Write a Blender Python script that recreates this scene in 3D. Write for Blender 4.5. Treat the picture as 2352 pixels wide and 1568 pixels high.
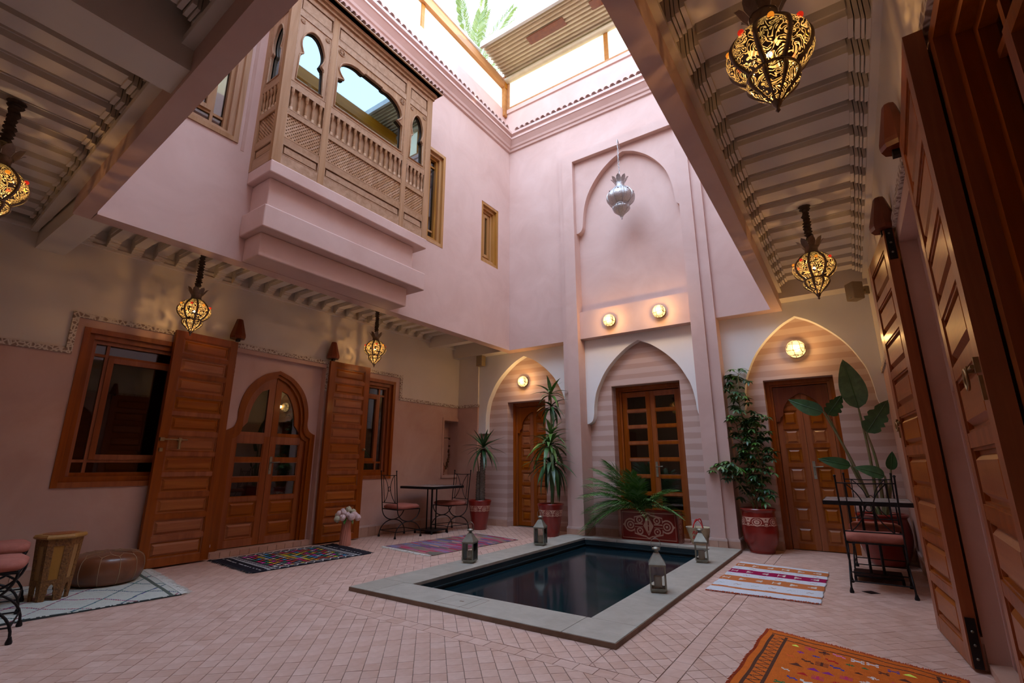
import bpy, bmesh, math, random
from math import sin, cos, pi, radians, sqrt, atan2, hypot
from mathutils import Vector, Matrix, geometry
random.seed(7)
for o in list(bpy.data.objects): bpy.data.objects.remove(o, do_unlink=True)
S = bpy.context.scene
COL = S.collection
# ---------------------------------------------------------------- camera
cam_d = bpy.data.cameras.new('camera'); cam = bpy.data.objects.new('camera', cam_d); COL.objects.link(cam)
cam_d.sensor_width = 36.0; cam_d.lens = 36.0 * 1115.0 / 2352.0
cam_d.clip_start = 0.02; cam_d.clip_end = 300
cam.location = (0, 0, 1.13)
cam.rotation_euler = (radians(90 + 14.25), 0, radians(34.45))
S.camera = cam
# ---------------------------------------------------------------- world, sun, exposure
W = bpy.data.worlds.new('sky'); S.world = W; W.use_nodes = True
nt = W.node_tree; nt.nodes.clear()
wo = nt.nodes.new('ShaderNodeOutputWorld'); bg = nt.nodes.new('ShaderNodeBackground')
tc = nt.nodes.new('ShaderNodeTexCoord'); sx = nt.nodes.new('ShaderNodeSeparateXYZ'); rp = nt.nodes.new('ShaderNodeValToRGB')
nt.links.new(tc.outputs['Generated'], sx.inputs[0]); nt.links.new(sx.outputs['Z'], rp.inputs[0])
rp.color_ramp.elements[0].position = 0.0; rp.color_ramp.elements[0].color = (0.72, 0.84, 1.0, 1)
rp.color_ramp.elements[1].position = 0.9; rp.color_ramp.elements[1].color = (0.55, 0.73, 1.0, 1)
nt.links.new(rp.outputs[0], bg.inputs[0]); bg.inputs[1].default_value = 5.2
nt.links.new(bg.outputs[0], wo.inputs[0])
sd = bpy.data.lights.new('sun', 'SUN'); so = bpy.data.objects.new('sun', sd); COL.objects.link(so)
sd.energy = 3.5; sd.angle = radians(0.6); sd.color = (1.0, 0.83, 0.6)
# sun low, shining towards -X / -Y (comes from +X with a little +Y)
sdir = Vector((-cos(radians(13)) * cos(radians(20)), -cos(radians(13)) * sin(radians(20)), -sin(radians(13))))
so.rotation_euler = sdir.to_track_quat('-Z', 'Y').to_euler()
so.location = (30, 12, 20)
S.view_settings.view_transform = 'Standard'; S.view_settings.look = 'None'
S.view_settings.gamma = 1.0; S.view_settings.use_curve_mapping = False
S.view_settings.exposure = 0.45
# ---------------------------------------------------------------- mesh builder
class MB:
    def __init__(s): s.v = []; s.f = []; s.c = []; s.sm = []
    def add(s, vs, fs, col=None, smooth=False):
        n = len(s.v); s.v += [tuple(p) for p in vs]
        for f in fs:
            s.f.append(tuple(i + n for i in f)); s.c.append(col); s.sm.append(smooth)
    def box(s, x0, x1, y0, y1, z0, z1, col=None, b=0.0):
        if x1 < x0: x0, x1 = x1, x0
        if y1 < y0: y0, y1 = y1, y0
        if z1 < z0: z0, z1 = z1, z0
        s.add([(x0, y0, z0), (x1, y0, z0), (x1, y1, z0), (x0, y1, z0), (x0, y0, z1), (x1, y0, z1), (x1, y1, z1), (x0, y1, z1)],
              [(0, 3, 2, 1), (4, 5, 6, 7), (0, 1, 5, 4), (1, 2, 6, 5), (2, 3, 7, 6), (3, 0, 4, 7)], col)
    def frust(s, x0, x1, z0, z1, y0, y1, ins, col=None):
        # raised panel: base rect at y0, smaller top rect at y1 (front is y1)
        a = [(x0, y0, z0), (x1, y0, z0), (x1, y0, z1), (x0, y0, z1)]
        b = [(x0 + ins, y1, z0 + ins), (x1 - ins, y1, z0 + ins), (x1 - ins, y1, z1 - ins), (x0 + ins, y1, z1 - ins)]
        s.add(a + b, [(0, 1, 5, 4), (1, 2, 6, 5), (2, 3, 7, 6), (3, 0, 4, 7), (4, 5, 6, 7), (3, 2, 1, 0)], col)
    def plate(s, outer, holes, d0, d1, fn, col=None):
        polys = [[Vector((u, v, 0)) for u, v in outer]] + [[Vector((u, v, 0)) for u, v in h] for h in holes]
        tris = geometry.tessellate_polygon(polys)
        flat = [p for q in polys for p in q]; n = len(flat)
        vs = [fn(p.x, p.y, d0) for p in flat] + [fn(p.x, p.y, d1) for p in flat]
        fs = [tuple(t) for t in tris] + [tuple(i + n for i in reversed(t)) for t in tris]
        k = 0
        for q in polys:
            m = len(q)
            for i in range(m):
                a = k + i; b = k + (i + 1) % m; fs.append((a, b, b + n, a + n))
            k += m
        s.add(vs, fs, col)
    def tube(s, pts, r, n=8, closed=False, col=None, cap=True):
        pts = [Vector(p) for p in pts]; m = len(pts)
        rr = r if isinstance(r, (list, tuple)) else [r] * m
        vs = []; prev = None
        for i, p in enumerate(pts):
            if closed: t = pts[(i + 1) % m] - pts[i - 1]
            else: t = pts[min(i + 1, m - 1)] - pts[max(i - 1, 0)]
            if t.length < 1e-9: t = Vector((0, 0, 1))
            t.normalize()
            if prev is None:
                a = Vector((0, 0, 1)) if abs(t.z) < .9 else Vector((1, 0, 0)); u = t.cross(a).normalized()
            else:
                u = prev - t * prev.dot(t)
                u = u.normalized() if u.length > 1e-6 else t.orthogonal().normalized()
            prev = u; w = t.cross(u)
            for k in range(n):
                a = 2 * pi * k / n; vs.append(p + (u * cos(a) + w * sin(a)) * rr[i])
        fs = []
        for i in range(m if closed else m - 1):
            j = (i + 1) % m
            for k in range(n): fs.append((i * n + k, i * n + (k + 1) % n, j * n + (k + 1) % n, j * n + k))
        s.add(vs, fs, col, True)
        if cap and not closed:
            s.add(vs[:n], [tuple(range(n))[::-1]], col); s.add(vs[-n:], [tuple(range(n))], col)
    def lathe(s, prof, n=24, c=(0, 0, 0), col=None, rf=None, capb=True, capt=True, twist=0, smooth=True):
        vs = []; m = len(prof)
        for i, (r, z) in enumerate(prof):
            for k in range(n):
                a = 2 * pi * k / n + twist * z; q = r * (rf(a - twist * z, z) if rf else 1)
                vs.append((c[0] + q * cos(a), c[1] + q * sin(a), c[2] + z))
        fs = []
        for i in range(m - 1):
            for k in range(n): fs.append((i * n + k, i * n + (k + 1) % n, (i + 1) * n + (k + 1) % n, (i + 1) * n + k))
        s.add(vs, fs, col, smooth)
        if capb: s.add(vs[:n], [tuple(range(n))[::-1]], col)
        if capt: s.add(vs[-n:], [tuple(range(n))], col)
    def ball(s, c, r, n=10, m=6, col=None, sc=(1, 1, 1), jit=0):
        vs = []
        for i in range(m + 1):
            ph = pi * i / m
            for k in range(n):
                a = 2 * pi * k / n; q = r * (1 + (random.uniform(-jit, jit) if jit else 0))
                vs.append((c[0] + q * sc[0] * sin(ph) * cos(a), c[1] + q * sc[1] * sin(ph) * sin(a), c[2] - q * sc[2] * cos(ph)))
        fs = [(i * n + k, i * n + (k + 1) % n, (i + 1) * n + (k + 1) % n, (i + 1) * n + k) for i in range(m) for k in range(n)]
        s.add(vs, fs, col, True)
    def xf(s, M):
        s.v = [tuple(M @ Vector(p)) for p in s.v]; return s
    def mesh(s, name, mats):
        me = bpy.data.meshes.new(name); me.from_pydata(s.v, [], s.f)
        if isinstance(mats, (list, tuple)):
            for q in mats: me.materials.append(q)
        else: me.materials.append(mats)
        me.polygons.foreach_set('use_smooth', s.sm)
        if any(c is not None for c in s.c):
            ca = me.color_attributes.new('col', 'FLOAT_COLOR', 'CORNER'); dat = []
            for f, c in zip(s.f, s.c):
                c = c or (1, 1, 1)
                for _ in f: dat += [c[0], c[1], c[2], 1.0]
            ca.data.foreach_set('color', dat)
        me.update(); return me
    def ob(s, name, mat, parent=None, **kw):
        return link(name, s.mesh(name, mat), parent, **kw)

def link(name, data, parent=None, loc=None, rot=None, **kw):
    o = bpy.data.objects.new(name, data); COL.objects.link(o)
    if parent: o.parent = parent
    if loc is not None: o.location = loc
    if rot is not None: o.rotation_euler = rot
    for k, v in kw.items(): o[k] = v
    return o
def thing(name, label, cat, loc=(0, 0, 0), rz=0, group=None, kind=None, rot=None):
    o = link(name, None, None, loc, rot or (0, 0, rz)); o.empty_display_size = .1
    if label: o['label'] = label
    if cat: o['category'] = cat
    if group: o['group'] = group
    if kind: o['kind'] = kind
    return o
def dup(root, loc=None, rot=None, label=None, parent=None, **kw):
    c = root.copy(); COL.objects.link(c)
    if parent: c.parent = parent
    if loc is not None: c.location = loc
    if rot is not None: c.rotation_euler = rot
    if label: c['label'] = label
    for k, v in kw.items(): c[k] = v
    for ch in list(root.children): dup(ch, parent=c)
    return c
def smoothpts(P, k=4):
    out = []; n = len(P)
    for i in range(n - 1):
        p0 = P[max(i - 1, 0)]; p1 = P[i]; p2 = P[i + 1]; p3 = P[min(i + 2, n - 1)]
        for j in range(k):
            t = j / k
            out.append(tuple(.5 * (2 * b + (c - a) * t + (2 * a - 5 * b + 4 * c - d) * t * t + (3 * b - a - 3 * c + d) * t ** 3) for a, b, c, d in zip(p0, p1, p2, p3)))
    out.append(tuple(P[-1])); return out
# ---------------------------------------------------------------- materials
def node_mat(name):
    m = bpy.data.materials.new(name); m.use_nodes = True; t = m.node_tree
    return m, t, t.nodes['Principled BSDF'], t.nodes, t.links
def sep_mapping(N, L, scale, coord='Object'):
    c = N.new('ShaderNodeTexCoord'); mp = N.new('ShaderNodeMapping'); mp.inputs['Scale'].default_value = scale
    L.new(c.outputs[coord], mp.inputs[0]); return mp
def mat(name, c1, c2=None, rough=.7, metal=0, sc=3.0, bump=0.0, bsc=40, spec=.5, coat=0, obj_var=0, detail=4, mid=.5, isl=False, coord='Object', aniso=(1, 1, 1)):
    m, t, b, N, L = node_mat(name)
    b.inputs['Roughness'].default_value = rough; b.inputs['Metallic'].default_value = metal
    b.inputs['Specular IOR Level'].default_value = spec
    if coat: b.inputs['Coat Weight'].default_value = coat; b.inputs['Coat Roughness'].default_value = .12
    c2 = c2 or tuple(x * .8 for x in c1)
    mp = sep_mapping(N, L, tuple(sc * a for a in aniso), coord)
    nz = N.new('ShaderNodeTexNoise'); nz.inputs['Detail'].default_value = detail; nz.inputs['Scale'].default_value = 1.0; nz.inputs['Roughness'].default_value = .6
    nz.inputs['Distortion'].default_value = .6
    L.new(mp.outputs[0], nz.inputs[0])
    r = N.new('ShaderNodeValToRGB'); r.color_ramp.elements[0].position = mid - .18; r.color_ramp.elements[1].position = mid + .18
    r.color_ramp.elements[0].color = (*c1, 1); r.color_ramp.elements[1].color = (*c2, 1)
    L.new(nz.outputs[0], r.inputs[0]); out = r.outputs[0]
    if obj_var or isl:
        oi = N.new('ShaderNodeObjectInfo'); g = N.new('ShaderNodeNewGeometry')
        ad = N.new('ShaderNodeMath'); ad.operation = 'ADD'; L.new(oi.outputs['Random'], ad.inputs[0])
        L.new(g.outputs['Random Per Island'], ad.inputs[1])
        fr = N.new('ShaderNodeMath'); fr.operation = 'FRACT'; L.new(ad.outputs[0], fr.inputs[0])
        mr = N.new('ShaderNodeMapRange'); mr.inputs['To Min'].default_value = 1 - obj_var; mr.inputs['To Max'].default_value = 1 + obj_var
        L.new(fr.outputs[0], mr.inputs['Value'])
        hs = N.new('ShaderNodeHueSaturation'); L.new(out, hs.inputs['Color']); L.new(mr.outputs[0], hs.inputs['Value'])
        m2 = N.new('ShaderNodeMapRange'); m2.inputs['To Min'].default_value = 1 + obj_var; m2.inputs['To Max'].default_value = 1 - obj_var
        L.new(fr.outputs[0], m2.inputs['Value']); L.new(m2.outputs[0], hs.inputs['Saturation']); out = hs.outputs[0]
    L.new(out, b.inputs['Base Color'])
    if bump:
        n2 = N.new('ShaderNodeTexNoise'); n2.inputs['Scale'].default_value = bsc; n2.inputs['Detail'].default_value = 3
        c = N.new('ShaderNodeTexCoord'); L.new(c.outputs['Object'], n2.inputs[0])
        bp = N.new('ShaderNodeBump'); bp.inputs['Strength'].default_value = bump; bp.inputs['Distance'].default_value = .01
        L.new(n2.outputs[0], bp.inputs['Height']); L.new(bp.outputs[0], b.inputs['Normal'])
    return m
def wood(name, c1, c2, rough=.35, axis='z', coat=.3, sc=1.0, var=.12):
    a = {'z': (14, 14, .9), 'x': (.9, 14, 14), 'y': (14, .9, 14)}[axis]
    m = mat(name, c1, c2, rough=rough, sc=sc, aniso=a, coat=coat, spec=.3, obj_var=var, detail=5, bump=.08, bsc=30); return m
def colmat(name, rough=.9, sc=120, amt=.12, spec=.2, metal=0, coat=0):
    m, t, b, N, L = node_mat(name)
    at = N.new('ShaderNodeAttribute'); at.attribute_name = 'col'
    mp = sep_mapping(N, L, (sc, sc, sc)); nz = N.new('ShaderNodeTexNoise'); nz.inputs['Scale'].default_value = 1; L.new(mp.outputs[0], nz.inputs[0])
    mr = N.new('ShaderNodeMapRange'); mr.inputs['To Min'].default_value = 1 - amt * 2; mr.inputs['To Max'].default_value = 1 + amt * 2
    L.new(nz.outputs[0], mr.inputs[0]); mx = N.new('ShaderNodeMix'); mx.data_type = 'RGBA'; mx.blend_type = 'MULTIPLY'; mx.inputs[0].default_value = 1
    L.new(at.outputs['Color'], mx.inputs[6]); L.new(mr.outputs[0], mx.inputs[7]); L.new(mx.outputs[2], b.inputs['Base Color'])
    b.inputs['Roughness'].default_value = rough; b.inputs['Specular IOR Level'].default_value = spec; b.inputs['Metallic'].default_value = metal
    if coat: b.inputs['Coat Weight'].default_value = coat
    bp = N.new('ShaderNodeBump'); bp.inputs['Strength'].default_value = .25; bp.inputs['Distance'].default_value = .004
    L.new(nz.outputs[0], bp.inputs['Height']); L.new(bp.outputs[0], b.inputs['Normal'])
    return m
def glass_dark(name, tint=(.75, .78, .8), fac=.35, gc=(.95, .97, 1)):
    # window pane: mirror-like coat over see-through glass
    m, t, b, N, L = node_mat(name); N.remove(b)
    g = N.new('ShaderNodeBsdfGlossy'); g.inputs['Roughness'].default_value = .015; g.inputs['Color'].default_value = (*gc, 1)
    tr = N.new('ShaderNodeBsdfTransparent'); tr.inputs[0].default_value = (*tint, 1)
    fr = N.new('ShaderNodeFresnel'); fr.inputs[0].default_value = 1.5
    mr = N.new('ShaderNodeMapRange'); mr.inputs['To Min'].default_value = fac; mr.inputs['To Max'].default_value = 1.0; L.new(fr.outputs[0], mr.inputs[0])
    mx = N.new('ShaderNodeMixShader'); L.new(mr.outputs[0], mx.inputs[0]); L.new(tr.outputs[0], mx.inputs[1]); L.new(g.outputs[0], mx.inputs[2])
    L.new(mx.outputs[0], N['Material Output'].inputs[0]); return m
def emis(name, col, st):
    m, t, b, N, L = node_mat(name)
    b.inputs['Base Color'].default_value = (*col, 1); b.inputs['Emission Color'].default_value = (*col, 1); b.inputs['Emission Strength'].default_value = st
    return m
PINK = mat('tadelakt_pink', (.61, .405, .35), (.69, .485, .43), rough=.62, sc=1.6, bump=.12, bsc=9, detail=8)
PINKD = mat('tadelakt_dado', (.52, .31, .245), (.62, .41, .345), rough=.6, sc=1.3, bump=.1, bsc=9, detail=8)
CREAM = mat('cream_plaster', (.70, .625, .55), (.74, .665, .59), rough=.85, sc=1.2)
WHITE = mat('white_plaster', (.80, .80, .80), (.84, .84, .84), rough=.8, sc=1.5)
SKIRT = mat('skirting_tile', (.50, .29, .21), (.58, .36, .27), rough=.6, sc=5, obj_var=.08, isl=True)
SKCAP = mat('skirting_cap', (.58, .42, .37), (.64, .48, .43), rough=.6, sc=4)
TILE = mat('terracotta_tile', (.56, .345, .265), (.68, .455, .375), rough=.48, sc=9, obj_var=.07, isl=True, bump=.1, bsc=25, detail=5)
GROUT = mat('grout', (.20, .13, .10), (.25, .17, .13), rough=.95, sc=20)
STONE = mat('pool_stone', (.33, .295, .24), (.42, .385, .32), rough=.55, sc=6, bump=.15, bsc=60, obj_var=.05, detail=8)
STONEE = mat('stone_edge', (.16, .095, .06), (.24, .15, .10), rough=.7, sc=6)
BASIN = mat('pool_basin', (.012, .024, .030), (.018, .036, .044), rough=.4, sc=3)
WOOD = wood('cedar_wood', (.23, .050, .006), (.35, .090, .012), rough=.38, coat=.15)
WOODP = wood('cedar_panel', (.27, .064, .008), (.40, .12, .016), rough=.38, axis='x', coat=.15)
WOODD = wood('dark_wood', (.13, .022, .008), (.20, .045, .012), rough=.38)
WOODB = wood('bay_wood', (.34, .17, .075), (.48, .28, .15), rough=.6, coat=0, var=.1)
WOODBX = wood('bay_wood_rail', (.34, .18, .09), (.48, .29, .17), rough=.6, coat=0, axis='y', var=.06)
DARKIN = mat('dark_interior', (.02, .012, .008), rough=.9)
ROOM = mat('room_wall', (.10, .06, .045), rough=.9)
GLASS = glass_dark('window_glass', (.60, .60, .60), .08, (.72, .72, .72))
GLASSB = glass_dark('bay_glass', (.35, .4, .42), .55, (.30, .40, .48))
IRON = mat('wrought_iron', (.012, .011, .013), (.02, .018, .02), rough=.45, metal=.6, sc=20, spec=.5)
CUSH = mat('cushion_velvet', (.34, .10, .07), (.42, .14, .10), rough=.85, sc=8, bump=.2, bsc=60)
LMETAL = mat('lantern_metal', (.16, .115, .085), (.24, .18, .14), rough=.4, metal=.85, sc=20)
SILVER = mat('silver_metal', (.42, .42, .43), (.62, .62, .63), rough=.35, metal=.85, sc=60, bump=.7, bsc=90)
STEEL = mat('lantern_steel', (.22, .21, .165), (.34, .33, .27), rough=.45, metal=.7, sc=9)
BRASS = mat('brass', (.40, .30, .16), (.3, .2, .1), rough=.4, metal=.9, sc=12)
CANDLE = mat('candle_wax', (.75, .70, .58), (.8, .76, .66), rough=.6, sc=6)
RED = mat('pot_red', (.19, .010, .006), (.26, .016, .009), rough=.28, sc=4, coat=.5)
SOIL = mat('soil', (.05, .03, .02), (.09, .06, .04), rough=1, sc=30)
LEAF = mat('leaf_green', (.06, .15, .03), (.12, .26, .06), rough=.42, sc=12, obj_var=.25, isl=True)
LEAFD = mat('leaf_dark', (.02, .07, .025), (.05, .13, .045), rough=.38, sc=10, obj_var=.25, isl=True)
LEAFP = mat('palm_leaf', (.06, .17, .04), (.14, .29, .07), rough=.5, sc=10, obj_var=.3, isl=True)
LEAFY = mat('date_palm_leaf', (.07, .11, .015), (.14, .17, .025), rough=.5, sc=4, obj_var=.3, isl=True)
TRUNK = mat('palm_trunk', (.20, .15, .11), (.06, .04, .03), rough=.95, sc=40, bump=.9, bsc=50)
STEM = mat('plant_stem', (.12, .16, .05), (.2, .13, .07), rough=.7, sc=10)
LEATHER = mat('brown_leather', (.15, .045, .018), (.22, .075, .03), rough=.35, sc=6, coat=.3)
THREAD = mat('thread', (.45, .30, .18), rough=.8)
STOOLW = wood('stool_wood', (.33, .15, .03), (.44, .22, .05), rough=.4)
STOOLC = mat('carved_stool_wood', (.12, .045, .01), (.30, .13, .03), rough=.6, sc=60, bump=.9, bsc=70)
TABLET = mat('grey_tabletop', (.25, .235, .23), (.32, .30, .29), rough=.25, sc=10)
CORR = mat('corrugated_sheet', (.46, .36, .22), (.54, .44, .29), rough=.45, sc=3, metal=.2)
ALU = mat('gutter_metal', (.45, .42, .38), (.55, .52, .48), rough=.5, metal=.4, sc=4)
ROOFW = wood('roof_wood', (.34, .13, .03), (.45, .19, .05), rough=.5, axis='y', coat=0)
ROOFT = mat('roof_tile_clay', (.50, .31, .26), (.62, .42, .37), rough=.8, sc=8, bump=.3, bsc=30, obj_var=.1, isl=True)
VASE = mat('vase_pink', (.55, .22, .16), (.62, .27, .2), rough=.5, sc=5)
FLOW = mat('flower_pink', (.72, .52, .52), (.85, .70, .70), rough=.8, sc=40, bump=1, bsc=70, obj_var=.1)
FLOWG = mat('flower_green', (.52, .52, .36), (.66, .64, .48), rough=.8, sc=60, bump=1, bsc=90)
BASK = mat('palm_basket', (.50, .40, .24), (.62, .52, .34), rough=.8, sc=50)
REDY = mat('red_yarn', (.5, .01, .015), (.6, .02, .02), rough=.8, sc=40)
SPK = mat('speaker_plastic', (.30, .22, .12), (.34, .25, .14), rough=.5)
RUG = colmat('rug_weave', .95, 160, .16)
PAINTED = colmat('painted_glaze', .3, 30, .05, .5, coat=.4)
ORNG = mat('orange_fringe', (.62, .11, .02), (.5, .07, .03), rough=.95, sc=60)
IVORY = mat('ivory_fringe', (.68, .68, .62), (.78, .77, .70), rough=.95, sc=60)
BLACKF = mat('black_fringe', (.015, .015, .022), (.03, .03, .04), rough=.95, sc=60)
SLEEVE = mat('chain_sleeve', (.05, .032, .022), (.08, .05, .035), rough=.8, sc=30, bump=.4, bsc=40)
GARNET = mat('garnet', (.12, .02, .02), rough=.2)
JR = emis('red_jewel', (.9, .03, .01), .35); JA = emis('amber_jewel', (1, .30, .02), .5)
# frosted clerestory glass
m, t, b, N, L = node_mat('frosted_glass')
FROST = m; N.remove(b); d1 = N.new('ShaderNodeBsdfDiffuse'); d1.inputs[0].default_value = (.85, .80, .68, 1)
tr = N.new('ShaderNodeBsdfTranslucent'); tr.inputs[0].default_value = (.95, .88, .72, 1); mx = N.new('ShaderNodeMixShader'); mx.inputs[0].default_value = .55
L.new(d1.outputs[0], mx.inputs[1]); L.new(tr.outputs[0], mx.inputs[2]); L.new(mx.outputs[0], N['Material Output'].inputs[0])
# striped (ablaq) painted plaster: horizontal bands of alternating pink
m, t, b, N, L = node_mat('striped_plaster'); STRIPE = m
c = N.new('ShaderNodeTexCoord'); sz = N.new('ShaderNodeSeparateXYZ'); L.new(c.outputs['Object'], sz.inputs[0])
mu = N.new('ShaderNodeMath'); mu.operation = 'MULTIPLY'; mu.inputs[1].default_value = 2 * pi / .17; L.new(sz.outputs['Z'], mu.inputs[0])
sn = N.new('ShaderNodeMath'); sn.operation = 'SINE'; L.new(mu.outputs[0], sn.inputs[0])
nz = N.new('ShaderNodeTexNoise'); nz.inputs['Scale'].default_value = 3; nz.inputs['Detail'].default_value = 5; L.new(c.outputs['Object'], nz.inputs[0])
ad = N.new('ShaderNodeMath'); ad.operation = 'MULTIPLY_ADD'; L.new(nz.outputs[0], ad.inputs[0]); ad.inputs[1].default_value = 1.2; L.new(sn.outputs[0], ad.inputs[2])
r = N.new('ShaderNodeValToRGB'); r.color_ramp.elements[0].position = .40; r.color_ramp.elements[1].position = .75
r.color_ramp.elements[0].color = (.62, .46, .415, 1); r.color_ramp.elements[1].color = (.52, .345, .29, 1)
L.new(ad.outputs[0], r.inputs[0]); L.new(r.outputs[0], b.inputs['Base Color']); b.inputs['Roughness'].default_value = .65
# carved white frieze
m, t, b, N, L = node_mat('carved_frieze'); FRIEZE = m
mp = sep_mapping(N, L, (26, 26, 26)); vo = N.new('ShaderNodeTexVoronoi'); vo.feature = 'DISTANCE_TO_EDGE'; vo.inputs['Scale'].default_value = 1; L.new(mp.outputs[0], vo.inputs[0])
r = N.new('ShaderNodeValToRGB'); r.color_ramp.elements[0].position = .05; r.color_ramp.elements[1].position = .22
r.color_ramp.elements[0].color = (.68, .60, .52, 1); r.color_ramp.elements[1].color = (.30, .21, .16, 1)
L.new(vo.outputs[0], r.inputs[0]); L.new(r.outputs[0], b.inputs['Base Color']); b.inputs['Roughness'].default_value = .8
bp = N.new('ShaderNodeBump'); bp.invert = True; bp.inputs['Strength'].default_value = 1; bp.inputs['Distance'].default_value = .01; L.new(vo.outputs[0], bp.inputs['Height']); L.new(bp.outputs[0], b.inputs['Normal'])
# water
m, t, b, N, L = node_mat('pool_water'); WATER = m
b.inputs['Base Color'].default_value = (.005, .017, .024, 1); b.inputs['Roughness'].default_value = .09; b.inputs['IOR'].default_value = 1.33
nz = N.new('ShaderNodeTexNoise'); nz.inputs['Scale'].default_value = 5; bp = N.new('ShaderNodeBump'); bp.inputs['Strength'].default_value = .05; bp.inputs['Distance'].default_value = .02
L.new(nz.outputs[0], bp.inputs['Height']); L.new(bp.outputs[0], b.inputs['Normal'])
# pierced lantern brass: curly slots cut right through, amber glow of the bulb painted into the slots
def pierced(name, sc, em):
    m, t, b, N, L = node_mat(name)
    b.inputs['Base Color'].default_value = (.17, .12, .085, 1); b.inputs['Metallic'].default_value = .8; b.inputs['Roughness'].default_value = .45
    c = N.new('ShaderNodeTexCoord'); nz = N.new('ShaderNodeTexNoise'); nz.inputs['Scale'].default_value = sc; nz.inputs['Detail'].default_value = .5; nz.inputs['Distortion'].default_value = 2.2
    L.new(c.outputs['Object'], nz.inputs[0])
    a = N.new('ShaderNodeMath'); a.operation = 'MULTIPLY'; a.inputs[1].default_value = 42; L.new(nz.outputs[0], a.inputs[0])
    s2 = N.new('ShaderNodeMath'); s2.operation = 'SINE'; L.new(a.outputs[0], s2.inputs[0])
    g = N.new('ShaderNodeMath'); g.operation = 'GREATER_THAN'; g.inputs[1].default_value = .45; L.new(s2.outputs[0], g.inputs[0])
    tr = N.new('ShaderNodeBsdfTransparent'); tr.inputs[0].default_value = (1, .82, .55, 1)
    e = N.new('ShaderNodeEmission'); e.inputs[0].default_value = (1, .56, .13, 1); e.inputs[1].default_value = em
    as_ = N.new('ShaderNodeAddShader'); L.new(tr.outputs[0], as_.inputs[0]); L.new(e.outputs[0], as_.inputs[1])
    mx = N.new('ShaderNodeMixShader'); L.new(g.outputs[0], mx.inputs[0]); L.new(b.outputs[0], mx.inputs[1]); L.new(as_.outputs[0], mx.inputs[2])
    L.new(mx.outputs[0], N['Material Output'].inputs[0]); return m
PIERCE = pierced('pierced_brass', 15, .42)
BULB = emis('bulb_glow', (1, .72, .32), 40)
# capiz wall globe: shell discs glowing, dark solder between
m, t, b, N, L = node_mat('capiz_glow'); CAPIZ = m
mp = sep_mapping(N, L, (13, 13, 13)); vo = N.new('ShaderNodeTexVoronoi'); vo.feature = 'DISTANCE_TO_EDGE'; vo.inputs['Scale'].default_value = 1; vo.inputs['Randomness'].default_value = .45; L.new(mp.outputs[0], vo.inputs[0])
r = N.new('ShaderNodeValToRGB'); r.color_ramp.elements[0].position = .03; r.color_ramp.elements[1].position = .06; r.color_ramp.elements[0].color = (.05, .02, .005, 1); r.color_ramp.elements[1].color = (1, .66, .26, 1)
L.new(vo.outputs[0], r.inputs[0]); L.new(r.outputs[0], b.inputs['Emission Color']); b.inputs['Emission Strength'].default_value = 1.15
L.new(r.outputs[0], b.inputs['Base Color'])
# ================================================================ STRUCTURE
XW, XL, XR, XRW, YB, ZB, ZC = -6.72, -5.275, -0.70, 0.46, 7.60, 3.30, 3.72
YS = lambda x: 1.13 - .052 * (x + 5.275)          # court-side face of the near (slightly skewed) beam
def struct(name, m, material, parent=None, **kw):
    return m.ob(name, material, parent, **({} if parent else dict(kind='structure')), **kw)
def grid_wall(m, ax, d0, d1, u0, u1, v0, v1, holes, zone=None):
    us = sorted({u0, u1, *[h[i] for h in holes for i in (0, 1)]}); vs = sorted({v0, v1, *[h[i] for h in holes for i in (2, 3)]})
    us = [u for u in us if u0 <= u <= u1]; vs = [v for v in vs if v0 <= v <= v1]
    for a, b in zip(us, us[1:]):
        run = None
        for c, d in zip(vs, vs[1:]):
            cu, cv = (a + b) / 2, (c + d) / 2
            inh = any(h[0] < cu < h[1] and h[2] < cv < h[3] for h in holes)
            if not inh:
                if run is None: run = [c, d]
                else: run[1] = d
            if inh or d == vs[-1]:
                if run:
                    if ax == 'x': m.box(d0, d1, a, b, run[0], run[1])
                    else: m.box(a, b, d0, d1, run[0], run[1])
                    run = None
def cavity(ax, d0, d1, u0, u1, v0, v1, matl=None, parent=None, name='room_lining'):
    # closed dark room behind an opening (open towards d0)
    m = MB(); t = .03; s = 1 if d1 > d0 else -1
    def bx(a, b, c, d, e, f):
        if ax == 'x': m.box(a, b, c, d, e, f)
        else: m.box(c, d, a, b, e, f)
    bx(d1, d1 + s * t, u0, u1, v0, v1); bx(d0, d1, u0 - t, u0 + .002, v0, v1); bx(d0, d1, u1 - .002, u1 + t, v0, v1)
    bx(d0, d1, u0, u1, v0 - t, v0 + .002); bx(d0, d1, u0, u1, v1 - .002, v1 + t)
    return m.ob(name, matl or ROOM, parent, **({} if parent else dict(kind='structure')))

# ---- floor: grout bed, cut round the pool, with real tiles
PX0, PX1, PY0, PY1 = -4.03, -1.41, 3.21, 7.48
fl = MB()
for a in ((-7.2, PX0 + .1, -1.9, 8.7), (PX1 - .1, .9, -1.9, 8.7), (PX0 + .1, PX1 - .1, -1.9, PY0 + .1), (PX0 + .1, PX1 - .1, PY1 - .1, 8.7)):
    fl.box(*a, -.06, -.004)
FLOOR = struct('floor', fl, GROUT)
def clip(poly, x0, x1, y0, y1):
    for ax, lim, sg in ((0, x0, 1), (0, x1, -1), (1, y0, 1), (1, y1, -1)):
        out = []
        for i in range(len(poly)):
            p, q = poly[i - 1], poly[i]; dp = sg * (p[ax] - lim); dq = sg * (q[ax] - lim)
            if dp >= 0: out.append(p) if False else None
            if (dp >= 0) != (dq >= 0):
                t = dp / (dp - dq); out.append((p[0] + (q[0] - p[0]) * t, p[1] + (q[1] - p[1]) * t))
            if dq >= 0: out.append(q)
        poly = out
        if len(poly) < 3: return []
    return poly
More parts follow.
